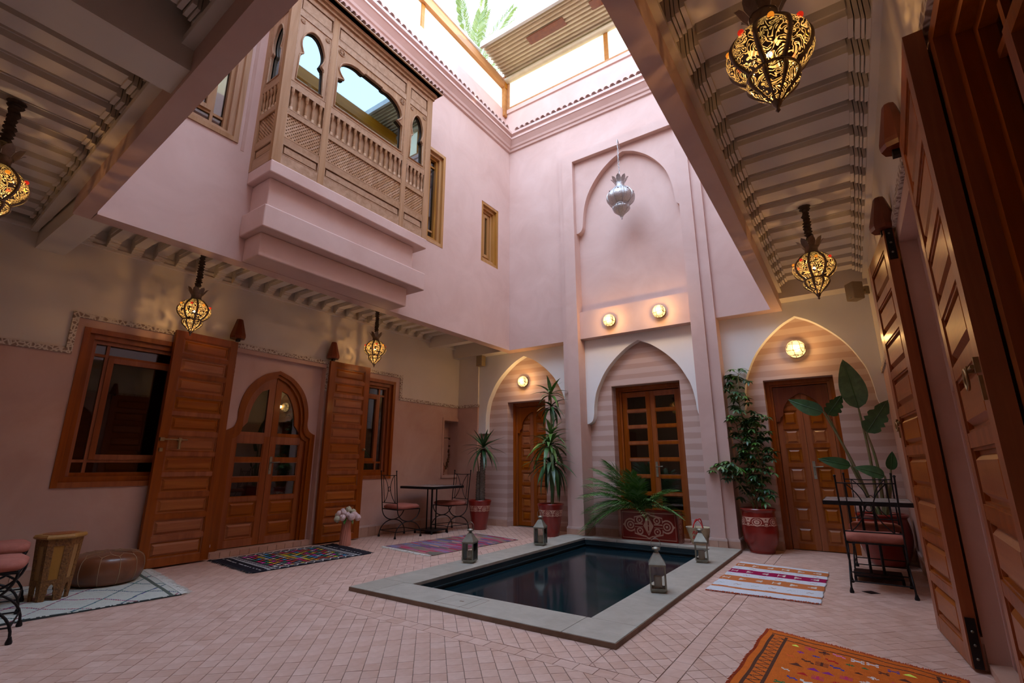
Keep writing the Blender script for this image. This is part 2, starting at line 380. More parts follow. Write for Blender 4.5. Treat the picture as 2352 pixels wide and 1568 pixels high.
BX0, BX1, RX0, RX1, BY0, BY1 = -4.45, -4.355, -1.052, -.948, 2.785, 2.89
regions = [(-6.72, BX0, .0, 8.1), (RX1, .9, .0, 8.4), (BX0, RX1, .0, BY0), (BX1, PX0 + .03, BY1, 8.1), (PX1 - .03, RX0, BY1, 8.1), (PX0 + .03, PX1 - .03, BY1, PY0 + .03), (PX0, PX1, PY1, 8.1)]
rv = Vector((cos(radians(34.45)), sin(radians(34.45)))); fv = Vector((-sin(radians(34.45)), cos(radians(34.45))))
fwd3 = Vector((fv.x * cos(radians(14.25)), fv.y * cos(radians(14.25)), sin(radians(14.25)))); up3 = Vector((rv.x, rv.y, 0)).cross(fwd3)
def pix(x, y, z=0):
    d = Vector((x, y, z - 1.13)); w = d.dot(fwd3)
    if w < .05: return None
    return 1176 + 1115 * d.dot(Vector((rv.x, rv.y, 0))) / w, 784 - 1115 * d.dot(up3) / w
TA, TB_, G, TH = .0945, .0985, .0034, .010
full, part = [], []
e1 = Vector((sin(radians(-43.6)), cos(radians(-43.6)))); e2 = Vector((-e1.y, e1.x)) * -1
for i in range(-110, 60):
    off = random.uniform(0, TB_)*.15
    for j in range(-120, 120):
        c = e2 * (i * TA) + e1 * (j * TB_ + off) + Vector((-3, 3))
        if not (-6.9 < c.x < 1 and -.1 < c.y < 8.5): continue
        j2 = .0006
        poly = [tuple(c + e2 * (sx * (TA / 2 - G / 2)) + e1 * (sy * (TB_ / 2 - G / 2)) + Vector((random.uniform(-j2, j2), random.uniform(-j2, j2)))) for sx, sy in ((-1, -1), (1, -1), (1, 1), (-1, 1))]
        for rg in regions:
            if not (rg[0] - .08 < c.x < rg[1] + .08 and rg[2] - .08 < c.y < rg[3] + .08): continue
            q = clip(poly, rg[0] + G / 2, rg[1] - G / 2, rg[2] + G / 2, rg[3] - G / 2)
            if len(q) < 3: continue
            if len(q) == 4 and all(hypot(a[0] - b[0], a[1] - b[1]) < 1e-6 for a, b in zip(sorted(q), sorted(poly))): full.append((c, q))
            else: part.append(q)
bands = []
def band(x0, x1, y0, y1, horiz):
    L = .125; k = x0 if horiz else y0
    while k < (x1 if horiz else y1):
        w = L * random.uniform(.9, 1.1)
        if horiz: bands.append([(k + G / 2, y0 + G), (k + w - G / 2, y0 + G), (k + w - G / 2, y1 - G), (k + G / 2, y1 - G)])
        else: bands.append([(x0 + G, k + G / 2), (x1 - G, k + G / 2), (x1 - G, k + w - G / 2), (x0 + G, k + w - G / 2)])
        k += w
band(BX0, RX1, BY0, BY1, True); band(BX0, BX1, BY1, 8.0, False); band(RX0, RX1, BY1, 8.3, False)
def vis(c):
    p = pix(c.x, c.y)
    return p and -10 < p[0] < 2362 and -10 < p[1] < 1578
cand = [t for t in full if vis(t[0])]
cand.sort(key=lambda t: t[0].length); near = {id(t) for t in cand[:290]}
def tile_mb(q, zt):
    m = MB(); n = len(q); ch = .0012
    cx = sum(p[0] for p in q) / n; cy = sum(p[1] for p in q) / n
    vs = [(x, y, -.006) for x, y in q] + [(x, y, zt - ch) for x, y in q] + [(x + (cx - x) * .03, y + (cy - y) * .03, zt) for x, y in q]
    fs = [tuple(range(2 * n, 3 * n))] + [(i, (i + 1) % n, n + (i + 1) % n, n + i) for i in range(n)] + [(n + i, n + (i + 1) % n, 2 * n + (i + 1) % n, 2 * n + i) for i in range(n)]
    m.add(vs, fs); return m
proto = [tile_mb([((e2 * (sx * (TA / 2 - G / 2)) + e1 * (sy * (TB_ / 2 - G / 2)))[0] + random.uniform(-1, 1) * j2, (e2 * (sx * (TA / 2 - G / 2)) + e1 * (sy * (TB_ / 2 - G / 2)))[1] + random.uniform(-1, 1) * j2) for sx, sy in ((-1, -1), (1, -1), (1, 1), (-1, 1))], 0).mesh('tile', TILE) for _ in range(4)]
rest = MB()
for t in full:
    if id(t) in near:
        link('tile', random.choice(proto), FLOOR, (t[0].x, t[0].y, random.uniform(-.0008, .0008)))
    else:
        q = tile_mb(t[1], random.uniform(-.0008, .0008)); rest.add(q.v, q.f)
for q in part + bands:
    a = abs(sum(q[i - 1][0] * q[i][1] - q[i][0] * q[i - 1][1] for i in range(len(q)))) / 2
    if a < 2e-5: continue
    if sum(q[i - 1][0] * q[i][1] - q[i][0] * q[i - 1][1] for i in range(len(q))) < 0: q = q[::-1]
    tm = tile_mb(q, random.uniform(-.0008, .0008)); rest.add(tm.v, tm.f)
rest.ob('floor_tiles', TILE, FLOOR, kind='stuff', label='remaining small terracotta floor tiles laid on the diagonal')

# ---- pool
pool = thing('plunge_pool', 'rectangular plunge pool with dark teal water and raised beige stone surround', 'pool', (0, 0, 0))
IX0, IX1, IY0, IY1, ZP = -3.62, -1.77, 3.61, 7.28, .038
def slab(x0, x1, y0, y1):
    m = MB(); g = .0015; m.box(x0 + g, x1 - g, y0 + g, y1 - g, 0.006, ZP)
    o = m.ob('coping_slab', STONE, pool); bv = o.modifiers.new('b', 'BEVEL'); bv.width = .004; bv.segments = 2
xs = [PX0, -3.45, -2.55, -1.84, PX1]
for a, b in zip([PX0, -3.72, -2.75, -1.80], [-3.72, -2.75, -1.80, PX1]): slab(a, b, PY0, IY0)
for a, b in zip([PX0, -3.1, -2.2], [-3.1, -2.2, PX1]): slab(a, b, IY1, PY1)
for a, b in zip([IY0, 4.55, 5.5, 6.4], [4.55, 5.5, 6.4, IY1]): slab(PX0, IX0, a, b); slab(IX1, PX1, a, b)
m = MB(); e = .004
for a in ((PX0 - e, PX1 + e, PY0 - e, PY0), (PX0 - e, PX0, PY0, PY1), (PX1, PX1 + e, PY0, PY1)): m.box(*a, .001, ZP - .004)
m.ob('surround_edge', STONEE, pool, label='side of the stone surround, its shade painted in dark brown')  # same stone as the slabs, with shade put into a darker brown
m = MB(); D = -1.2
m.box(IX0, IX1, IY0, IY1, D - .05, D); m.box(IX0 - .05, IX0, IY0, IY1, D, .006); m.box(IX1, IX1 + .05, IY0, IY1, D, .006); m.box(IX0, IX1, IY0 - .05, IY0, D, .006); m.box(IX0, IX1, IY1, IY1 + .05, D, .006)
m.box(IX0, IX0 + .02, IY0, IY1, -.06, -.045); m.box(IX0, IX1, IY1 - .02, IY1, -.06, -.045)
m.ob('basin', BASIN, pool)
m = MB(); m.box(IX0 + .001, IX1 - .001, IY0 + .001, IY1 - .001, -.3, -.085); m.ob('water', WATER, pool, label='still dark teal water')
m = MB(); x0, x1, y0, y1 = -3.02, -2.66, 3.27, 3.55; w = .003
for a in ((x0, x1, y0, y0 + w), (x0, x1, y1 - w, y1), (x0, x0 + w, y0, y1), (x1 - w, x1, y0, y1)): m.box(*a, ZP - .002, ZP + .0006)
m.box(-2.86, -2.82, 3.40, 3.415, ZP - .002, ZP + .001); m.ob('access_hatch', STONEE, pool)

# ---- left wall (gallery)
W1 = (1.565, 2.80, .90, 2.59); W2 = (4.92, 6.04, .90, 2.59); REC = (3.19, 4.58, -.1, 2.62); NI = (7.38, 7.84, .93, 2.0)
Fz = lambda y: 2.68 if 1.50 < y < 6.14 else 2.28
WBK = XW - .34
mp_, mw_ = MB(), MB()
for (y0, y1, zt) in ((-1.8, 1.50, 2.28), (1.50, 6.14, 2.68), (6.14, 8.2, 2.28)):
    grid_wall(mp_, 'x', WBK, XW, y0, y1, 0, zt, [W1, W2, REC, NI]); grid_wall(mw_, 'x', WBK, XW, y0, y1, zt, 3.8, [])
wl = struct('wall_left', mw_, CREAM); mp_.ob('dado', PINKD, wl, label='terracotta pink lower wall')
# frieze
m = MB(); fw = .055
def fz(y0, y1, z0, z1): m.box(XW - .01, XW + .022, y0, y1, z0, z1)
fz(-1.8, 1.50, 2.275, 2.33); fz(1.445, 1.50, 2.33, 2.685); fz(1.445, 6.195, 2.68, 2.735); fz(6.14, 6.195, 2.33, 2.68); fz(6.14, 7.82, 2.275, 2.33)
m.ob('frieze', FRIEZE, wl, label='narrow carved white plaster frieze')
m = MB(); fz(3.13, 3.185, 2.25, 2.685); fz(4.585, 4.64, 2.25, 2.685); m.ob('frieze_drop', FRIEZE, wl)
# moulding line under the joists
m = MB(); m.box(XW, XW + .04, -1.8, 7.8, 3.50, 3.535); m.box(XW, XW + .02, -1.8, 7.8, 3.535, 3.60); struct('trim_1', m, CREAM)
# recess back wall with horseshoe arch, door set in it
ARCHD = [(0, 2.47), (.22, 2.385), (.40, 2.22), (.49, 2.04), (.525, 1.86), (.525, 1.72), (.56, 1.63), (.63, 1.585), (.665, 1.575)]
def arch_line(half, c, k=4, su=1, sv=0):
    h = smoothpts(half, k); R = [(c + u * su, v + sv) for u, v in h]; Lf = [(c - u * su, v + sv) for u, v in h]
    return Lf[::-1] + R[1:]           # left tip -> apex -> right tip
def arch_wall(m, half, c, u0, u1, v0, v1, d0, d1, fn, su=1, sv=0, jamb=None):
    ln = arch_line(half, c, 4, su, sv); lt, rt = ln[0], ln[-1]
    out = [(u0, v1), (u0, lt[1])] + ln + [(u1, rt[1]), (u1, v1)]
    m.plate(out[::-1], [], d0, d1, fn)
fx = lambda u, v, d: (d, u, v)
fy = lambda u, v, d: (u, d, v)
DC = 3.885
m = MB(); arch_wall(m, ARCHD, DC, REC[0] - .05, REC[1] + .05, 0, REC[3] + .05, XW - .20, XW - .10, fx)
m.box(XW - .2, XW - .1, REC[0] - .05, DC - .665, .0, 1.575); m.box(XW - .2, XW - .1, DC + .665, REC[1] + .05, .0, 1.575)
m.ob('niche_panel', PINK, wl)
# threshold step
m = MB(); m.box(XW - .34, XW - .01, REC[0], REC[1], 0, .072); m.ob('threshold', SKIRT, wl)
m = MB(); m.box(0, .012, -.058, .058, 0, .062); tm = m.mesh('tile', SKIRT)
for k in range(11): link('tile', tm, wl, (XW - .012, REC[0] + .075 + k * .124, .003))
# skirting on left wall
bs = MB()
for y0, y1 in ((-1.8, REC[0]), (REC[1], 7.8)): bs.box(XW, XW + .022, y0, y1, .145, .175)
bl = struct('baseboard_left', bs, SKCAP)
m = MB(); m.box(0, .018, -.073, .073, 0, .143); tm = m.mesh('tile', SKIRT)
y = -.3
while y < 7.75:
    if not (REC[0] - .08 < y < REC[1] + .08): link('tile', tm, bl, (XW, y, .001))
    y += .15
# niche
cavity('x', XW - .005, XW - .28, NI[0], NI[1], NI[2], NI[3], PINKD, wl, 'niche_lining')
m = MB()
for a in ((NI[0] - .05, NI[0], NI[2] - .05, NI[3] + .05), (NI[1], NI[1] + .05, NI[2] - .05, NI[3] + .05)): m.box(XW, XW + .012, *a)
m.box(XW, XW + .012, NI[0], NI[1], NI[3], NI[3] + .05); m.box(XW, XW + .02, NI[0] - .05, NI[1] + .05, NI[2] - .05, NI[2])
m.ob('niche_frame', PINKD, wl)

# ---- windows and doors (local frame: X across, Z up, front towards -Y)
def window(n, w, h, loc, rz, matf=None, style=1, label=None, depth=.16):
    matf = matf or WOOD
    t = thing('window_%d' % n, label, None, loc, rz, kind='structure')
    m = MB(); f = .07
    for i, (o_, y_) in enumerate(((0, -.015), (.055, .03), (.095, .075))):
        a = o_; b_ = o_ + .055
        m.box(a, b_, y_, y_ + .09, a, h - a); m.box(w - b_, w - a, y_, y_ + .09, a, h - a)
        m.box(b_, w - b_, y_, y_ + .09, h - b_, h - a); m.box(b_, w - b_, y_, y_ + .09, a, b_)
    m.ob('frame', matf, t)
    i0 = .15; y0 = .10; iw = w - 2 * i0; ih = h - 2 * i0; mb = .03
    cw = .105 if iw > .4 else .0
    us = [i0, i0 + cw, i0 + cw + mb, w - i0 - cw - mb, w - i0 - cw, w - i0]; vs = [i0, i0 + cw, i0 + cw + mb, h - i0 - cw - mb, h - i0 - cw, h - i0]
    m = MB()
    for k in (1, 3): m.box(us[k], us[k + 1], y0, y0 + .045, i0, h - i0); m.box(i0, w - i0, y0 + .003, y0 + .042, vs[k], vs[k + 1])
    m.ob('glazing_bars', matf, t)
    m = MB(); c0 = .055
    a0, a1, b0, b1 = us[2], us[3], vs[2], vs[3]
    m.box(a0, a0 + c0, y0 - .015, y0 + .05, b0, b1); m.box(a1 - c0, a1, y0 - .015, y0 + .05, b0, b1); m.box(a0 + c0, a1 - c0, y0 - .015, y0 + .05, b0, b0 + c0); m.box(a0 + c0, a1 - c0, y0 - .015, y0 + .05, b1 - c0, b1)
    cas = m.ob('casement', matf, t)
    for (ua, ub) in ((us[0], us[1]), (us[2], us[3]), (us[4], us[5])):
        for (va, vb) in ((vs[0], vs[1]), (vs[2], vs[3]), (vs[4], vs[5])):
            e = c0 - .004 if (ua == us[2] and va == vs[2]) else -.002
            m = MB(); m.box(ua + e, ub - e, y0 + .02, y0 + .026, va + e, vb - e); m.ob('pane', GLASS, cas if e > 0 else t)
    return t
window(1, W1[1] - W1[0], W1[3] - W1[2], (XW, W1[0], W1[2]), pi / 2)
window(2, W2[1] - W2[0], W2[3] - W2[2], (XW, W2[0], W2[2]), pi / 2)
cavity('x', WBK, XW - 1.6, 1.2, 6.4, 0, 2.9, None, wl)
def panel_leaf(parent, x0, x1, z0, z1, rows, y0, th, mf=None, mpnl=None, st=.085, rail=.055, both=False):
    """one door leaf: stiles, rails and separate raised panels / panes. rows bottom->top: (kind, height weight)"""
    mf = mf or WOOD; mpnl = mpnl or WOODP
    m = MB(); m.box(x0, x0 + st, y0, y0 + th, z0, z1); m.box(x1 - st, x1, y0, y0 + th, z0, z1)
    tot = sum(r[1] for r in rows); br = rail * 1.7; avail = (z1 - z0) - 2 * br - rail * (len(rows) - 1); z = z0 + br
    m.box(x0 + st, x1 - st, y0 + .001, y0 + th - .001, z0, z0 + br); m.box(x0 + st, x1 - st, y0 + .001, y0 + th - .001, z1 - br, z1)
    cells = []
    for i, (k, wgt) in enumerate(rows):
        hgt = avail * wgt / tot; cells.append((k, z, z + hgt)); z += hgt
        if i < len(rows) - 1: m.box(x0 + st, x1 - st, y0 + .001, y0 + th - .001, z, z + rail); z += rail
    # small bead round each cell
    for k, a, b in cells:
        for q in ((x0 + st, x1 - st, a, a + .012), (x0 + st, x1 - st, b - .012, b), (x0 + st, x0 + st + .012, a + .012, b - .012), (x1 - st - .012, x1 - st, a + .012, b - .012)):
            m.box(q[0], q[1], y0 + .008, y0 + th - .008, q[2], q[3])
    parent = m.ob('leaf_frame', mf, parent)
    for k, a, b in cells:
        q = MB()
        if k == 'g': q.box(x0 + st + .01, x1 - st - .01, y0 + th * .45, y0 + th * .6, a + .01, b - .01); q.ob('pane', GLASS, parent)
        else:
            q.box(x0 + st + .004, x1 - st - .004, y0 + th * .42, y0 + th * .58, a + .004, b - .004)
            q.frust(x0 + st + .028, x1 - st - .028, a + .028, b - .028, y0 + th * .42, y0 + .004, .022)
            if both: q.frust(x1 - st - .028, x0 + st + .028, a + .028, b - .028, y0 + th * .58, y0 + th - .004, .022) if False else q.box(x0 + st + .05, x1 - st - .05, y0 + th * .58, y0 + th - .004, a + .05, b - .05)
            q.ob('panel', mpnl, parent)
    return cells
def handle(parent, x, z, y, s=1):
    m = MB(); m.box(x - .018, x + .018, y - .008, y, z - .12, z + .12); m.tube([(x, y - .005, z + .04), (x, y - .05, z + .04), (x + s * .11, y - .05, z + .045)], .008, 8)
    m.ball((x, y - .008, z - .06), .009, 8, 5)
    m.ob('door_handle', STEEL, parent, label='steel lever handle on long plate')
# left main arched door  (door_1) local origin at (XW-.2, REC0, .072)
d1 = thing('door_1', 'arched double glazed cedar door in the left gallery recess', None, (XW - .115, DC, .072), pi / 2, kind='structure')
inner = [(u * .90, 2.47 - .072 + (v - 2.47) * .96 - .055) for u, v in ARCHD[:-1]]
zt = 1.55
# casing: moulded arch band following the opening
outr = [(u, v - .072) for u, v in ARCHD]
ln_o = arch_line(outr, 0, 4); ln_i = arch_line([(u * .885, v - .055) for u, v in outr], 0, 4)
m = MB(); band_poly = [(-.665, 0)] + ln_o + [(.665, 0), (.575, 0)] + ln_i[::-1] + [(-.575, 0)]
m.plate(band_poly[::-1], [], -.03, .05, fy)
ln_j = arch_line([(u * .82, v - .10) for u, v in outr], 0, 4)
band2 = [(-.600, 0)] + ln_i + [(.600, 0), (.545, 0)] + ln_j[::-1] + [(-.545, 0)]
m.plate(band2[::-1], [], .0, .06, fy)
m.ob('door_casing', WOOD, d1)
# leaf tops: wood head with a glass cut-out each side
hl = arch_line([(u * .84, v - .085) for u, v in outr], 0, 4)
for s in (-1, 1):
    hs = [(abs(u), v) for u, v in hl if s * u >= -1e-6]; hs.sort(key=lambda p: -p[1])
    hs = [p for p in hs if p[1] > 1.50]
    out = [(s * .003, 1.45), (s * .003, hs[0][1])] + [(s * u, v) for u, v in hs[1:]] + [(s * .55, 1.45)]
    gl = [(s * .095, 1.50), (s * .095, 2.12)] + [(s * max(.10, u * .90 - .045), v - .075) for u, v in hs if 1.60 < v - .075 < 2.10] + [(s * .46, 1.50)]
    if s > 0: out = out[::-1]
    m = MB(); m.plate(out, [gl], .035, .075, fy); m.ob('leaf_head', WOOD, d1)
    m = MB(); m.plate(gl, [], .052, .058, fy); m.ob('pane', GLASS, d1)
    panel_leaf(d1, *((.003, .55) if s > 0 else (-.55, -.003)), 0.01, 1.449, [('p', 1.05), ('p', 1.05), ('g', 1), ('g', 1), ('g', 1)], .035, .042, st=.085)
handle(d1, .045, 1.05, .035, 1)

# ---- folded shutters on the left wall
SHR = [('p', 1)] * 11
def shutter(label, loc, rz, w, h=2.71, bolt=0, n=11):
    t = thing('door_shutter', label, 'shutter', loc, rz, 'tall panelled cedar shutters folded back from the doorways')
    panel_leaf(t, 0, w, 0, h, [('p', 1)] * n, 0, .05, st=.095, rail=.05, both=True)
    m = MB()
    if bolt == 1:
        m.tube([(.01, -.03, 1.40), (.30, -.03, 1.40)], .009, 8); m.box(.005, .05, -.035, 0, 1.38, 1.42); m.box(.20, .235, -.035, 0, 1.38, 1.42); m.tube([(.215, -.03, 1.40), (.215, -.035, 1.29)], [.012, .018], 8); m.box(.02, .055, -.02, 0, 1.26, 1.30)
        m.ob('slide_bolt', BRASS, t)
    if bolt == 2:
        m.ball((w - .04, -.02, 1.35), .022, 8, 6); m.ball((w - .04, -.045, 1.35), .016, 8, 6); m.ob('door_knob', BRASS, t)
    return t
s1 = shutter('tall cedar shutter with slide bolt, folded open left of the arched door', (-6.60, 2.40, .02), pi / 2 , .755, bolt=1)
s1.rotation_euler.z = pi / 2 + radians(3)
s2 = shutter('tall cedar shutter folded open right of the arched door, behind the flower vase', (-6.63, 4.60, .02), pi / 2 - radians(4) + radians(0), .74, bolt=2)
def cone(label, loc, r=.10, h=.27):
    t = thing('pivot_cover', label, 'door pivot cover', loc, 0, 'tapered wooden covers over the shutter pivots')
    m = MB(); m.lathe([(r * .93, 0), (r, .025), (r * .98, .05), (r * .42, h - .01), (r * .36, h)], 8, smooth=False); m.ob('wooden_cap', WOODD, t)
    m = MB(); m.box(-.025, .025, -.01, .03, -.035, .0); m.ob('iron_bracket', IRON, t)
    return t
cone('tapered dark wooden pivot cover above the bolted left shutter', (-6.615, 3.12, 2.77)); cone('tapered dark wooden pivot cover above the shutter behind the vase', (-6.63, 4.62, 2.765))

# ---- right wall with recess, window and shutters
RR = (2.92, 4.06, -.1, 2.62); W3 = (.85, 2.10, .85, 2.68); W4 = (4.95, 6.05, .9, 2.59)
mp_, mw_ = MB(), MB()
for (y0, y1, zt) in ((-1.8, .70, 2.28), (.70, 6.20, 2.73), (6.20, 8.4, 2.28)):
    grid_wall(mp_, 'x', XRW, XRW + .34, y0, y1, 0, zt, [W3, W4, RR]); grid_wall(mw_, 'x', XRW, XRW + .34, y0, y1, zt, 3.8, [])
wr = struct('wall_right', mw_, CREAM); mp_.ob('dado', PINKD, wr)
m = MB()
for a in ((.64, 6.25, 2.725, 2.78), (6.20, 8.0, 2.275, 2.33), (-1.8, .7, 2.275, 2.33)): m.box(XRW - .022, XRW + .01, *a)
m.ob('frieze', FRIEZE, wr)
m = MB(); m.box(XRW - .045, XRW, -1.8, 7.8, 3.50, 3.535); m.box(XRW - .02, XRW, -1.8, 7.8, 3.535, 3.60); struct('trim_2', m, CREAM)
RC = 3.49
m = MB(); A2 = [(u * .80, v) for u, v in ARCHD]
arch_wall(m, A2, RC, RR[0] - .05, RR[1] + .05, 0, RR[3] + .05, XRW + .10, XRW + .2, fx)
m.box(XRW + .1, XRW + .2, RR[0] - .05, RC - .532, 0, 1.575); m.box(XRW + .1, XRW + .2, RC + .532, RR[1] + .05, 0, 1.575); m.ob('niche_panel', PINK, wr)
bs = MB()
for y0, y1 in ((-1.8, RR[0]), (RR[1], 7.75)): bs.box(XRW - .022, XRW, y0, y1, .145, .18)
br_ = struct('baseboard_right', bs, SKCAP)
m = MB(); m.box(-.018, 0, -.073, .073, 0, .143); tm = m.mesh('tile', SKIRT)
for k in range(50):
    y = .4 + k * .15
    if not (RR[0] - .08 < y < RR[1] + .08) and y < 7.7: link('tile', tm, br_, (XRW, y, .001))
m = MB(); m.box(XRW + .0, XRW + .1, RR[0], RR[1], 0, .05); m.ob('threshold', SKIRT, wr)
d2 = thing('door_2', 'dark double door deep in the right wall recess', None, (XRW + .21, RC, 0), -pi / 2, kind='structure')
for s in (-1, 1): panel_leaf(d2, *((.0, .56) if s > 0 else (-.56, 0)), 0.01, 2.5, [('p', 1)] * 8, 0, .045)
window(3, W3[1] - W3[0], W3[3] - W3[2], (XRW, W3[1], W3[2]), -pi / 2, WOOD)
window(4, W4[1] - W4[0], W4[3] - W4[2], (XRW, W4[1], W4[2]), -pi / 2, WOOD)
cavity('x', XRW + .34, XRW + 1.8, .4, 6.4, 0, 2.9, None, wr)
# shutters: A far one (4.03..4.83), B near one (2.12..2.92); front (panelled) face looks towards the court
def shutterR(label, hinge, free, h, bolt):
    hx, hy = hinge; fx_, fy_ = free
    ang = atan2(hy - fy_, hx - fx_)          # local X runs free -> hinge
    L = hypot(hx - fx_, hy - fy_)
    return ang, L
ang = atan2(4.83 - 4.03, .315 - .385)
# local +X must run so that local -Y faces the court (-X): from far end to near end
def rsh(label, pfar, pnear, bolt, hinge_near):
    L = hypot(pfar[0] - pnear[0], pfar[1] - pnear[1]); a = atan2(pnear[1] - pfar[1], pnear[0] - pfar[0])
    t = thing('door_shutter', label, 'shutter', (pfar[0], pfar[1], .02), a, 'tall panelled cedar shutters folded back from the doorways')
    panel_leaf(t, 0, L, 0, 2.70, [('p', 1)] * 9, 0, .06, st=.10, rail=.06, both=True)
    xh = L if hinge_near else 0; sg = 1 if hinge_near else -1
    for z0, z1 in ((.0, .26), (2.48, 2.70)):
        m = MB(); m.box(xh + sg * .001, xh + sg * .008, .008, .052, z0, z1); ps = m.ob('pivot_strap', IRON, t, label='black iron pivot strap with rivets')
        for z in (z0 + .05, z0 + .12, z0 + .19): m = MB(); m.ball((xh + sg * .008, .03, z), .008, 8, 4); m.ob('rivet', STEEL, ps)
    m = MB(); xb = L - xh
    s_ = -sg
    if bolt:
        zc = 1.42
        m.tube([(xb - s_ * .03, -.018, zc), (xb - s_ * .20, -.018, zc)], .007, 8); m.box(xb - s_ * .03 - .008, xb - s_ * .03 + .008, -.014, 0, zc - .02, zc + .03); m.box(xb - s_ * .10 - .008, xb - s_ * .10 + .008, -.028, 0, zc - .012, zc + .012)
        ring = [(xb - s_ * .12 + .035 * cos(a2), -.03, zc - .03 + .035 * sin(a2)) for a2 in [2 * pi * i / 14 for i in range(14)]]
        m.tube(ring, .005, 6, True)
        m.box(xb - s_ * .03 - .006, xb - s_ * .03 + .006, -.010, 0, zc - .11, zc - .03)
        m.ob('slide_bolt', BRASS, t)
    return t
rsh('tall cedar shutter at the right with black pivot strap at its foot', (.315, 4.83), (.385, 4.03), True, True)
rsh('nearest tall cedar shutter at the far right edge with warm lamp reflections', (.415, 2.93), (.375, 2.10), True, False)
cone('tapered wooden pivot cover above the far right-hand shutter', (.40, 4.06, 2.73), .085, .25); cone('tapered wooden pivot cover beside the nearest right-hand shutter', (.415, 2.985, 2.74), .075, .27)
m = MB(); m.ball((0, 0, 0), .010, 8, 5); m.ball((0, -.005, -.028), .012, 8, 5); m.ball((-.005, -.0, .022), .008, 8, 5)
tt = thing('hanging_tassel', 'small orange and yellow tassel hanging on the right wall frieze', 'ornament', (XRW - .012, 4.20, 2.585)); m.ob('tassel_beads', JA, tt)
# ================================================================ BACK WALL, lower storey
ARCHM = [(0, 3.18), (.215, 3.073), (.455, 2.881), (.63, 2.681), (.745, 2.475), (.81, 2.32), (.85, 2.10), (.862, 1.95), (.895, 1.86), (.965, 1.815)]
DL, DM, DR = (-5.575, -4.70, 0, 2.34), (-3.315, -2.15, -.1, 2.45), (-.955, -.09, 0, 2.33)
m = MB(); grid_wall(m, 'y', 7.97, 8.30, -7.2, -4.06, 0, 3.8, [(DL[0], DL[1], -.1, DL[3])])
grid_wall(m, 'y', 7.89, 8.30, -4.06, -1.45, 0, 3.8, [DM]); grid_wall(m, 'y', 7.92, 8.30, -1.45, .9, 0, 3.8, [(DR[0], DR[1], -.1, DR[3])])
wb = struct('wall_back', m, STRIPE)
# white pointed-arch screens in front
m = MB(); arch_wall(m, ARCHM, -2.745, -3.76, -1.74, 0, 3.34, 7.76, 7.89, fy); m.ob('arch_screen', WHITE, wb)
m = MB(); arch_wall(m, [(u, v + .03) for u, v in ARCHM[:8]], -5.10, -6.22, -4.04, 0, 3.62, 7.84, 7.97, fy, su=1.07)
m.box(-6.24, -6.02, 7.84, 7.97, 1.74, 1.985); m.ob('arch_screen', WHITE, wb)
m = MB(); arch_wall(m, [(u, v + .02) for u, v in ARCHM], -.43, -1.46, .46, 0, 3.62, 7.79, 7.92, fy, su=.905)
m.ob('arch_screen', WHITE, wb)
# pier at the left end
m = MB(); m.box(-6.72, -6.20, 7.80, 7.97, 2.30, 3.72); m.ob('end_pier', CREAM, wb)
m = MB(); m.box(-6.72, -6.20, 7.80, 7.97, 0, 2.30); m.ob('end_pier_dado', PINKD, wb)
m = MB(); m.box(-6.72, -6.178, 7.778, 7.81, 2.275, 2.33); m.box(-6.20, -6.178, 7.80, 7.85, 2.275, 2.33); m.ob('frieze', FRIEZE, wb)
# pilasters running up the whole height
pil = MB()
for x0, x1, y0 in ((-4.05, -3.955, 7.545), (-3.955, -3.735, 7.50), (-1.80, -1.60, 7.50), (-1.60, -1.445, 7.545)): pil.box(x0, x1, y0, 7.90, .145, 6.84 if y0 < 7.52 else 7.10)
pil.box(-3.955, -1.60, 7.50, 7.62, 6.84, 7.02); pil.box(-3.955, -1.60, 7.545, 7.62, 7.02, 7.10)
wbu = struct('wall_back', MB() if False else pil, PINK)
bs = MB()
PLS = ((-4.07, -3.955, 7.525), (-3.975, -3.715, 7.48), (-1.82, -1.58, 7.48), (-1.60, -1.425, 7.525))
for x0, x1, y0 in PLS: bs.box(x0, x1, y0, 7.91, .12, .145); bs.box(x0 + .008, x1 - .008, y0 + .008, 7.91, .145, .155)
for x0, x1, y0 in ((-6.2, DL[0], 7.95), (DL[1], -4.07, 7.95), (-3.72, DM[0], 7.87), (DM[1], -1.82, 7.87), (-1.425, DR[0], 7.90), (DR[1], .44, 7.90)): bs.box(x0, x1, y0, y0 + .03, .12, .148)
bb = struct('baseboard_back', bs, SKCAP)
def skt(x0, x1, y0, y1, face):
    # skirting tiles along a run
    if face == 'y':
        n = max(1, round((x1 - x0) / .125)); w = (x1 - x0) / n
        for k in range(n):
            q = MB(); q.box(x0 + k * w + .0015, x0 + (k + 1) * w - .0015, y0, y1, .002, .119); q.ob('tile', SKIRT, bb)
    else:
        n = max(1, round((y1 - y0) / .125)); w = (y1 - y0) / n
        for k in range(n):
            q = MB(); q.box(x0, x1, y0 + k * w + .0015, y0 + (k + 1) * w - .0015, .002, .119); q.ob('tile', SKIRT, bb)
for x0, x1, y0 in PLS: skt(x0, x1, y0, y0 + .02, 'y')
skt(-3.735, -3.715, 7.502, 7.87, 'x'); skt(-1.445, -1.425, 7.55, 7.9, 'x')
for x0, x1, y0 in ((-6.2, DL[0], 7.95), (-3.72, DM[0], 7.87), (DM[1], -1.82, 7.87), (-1.425, DR[0], 7.90), (DR[1], .44, 7.90)): skt(x0, x1, y0, y0 + .02, 'y')
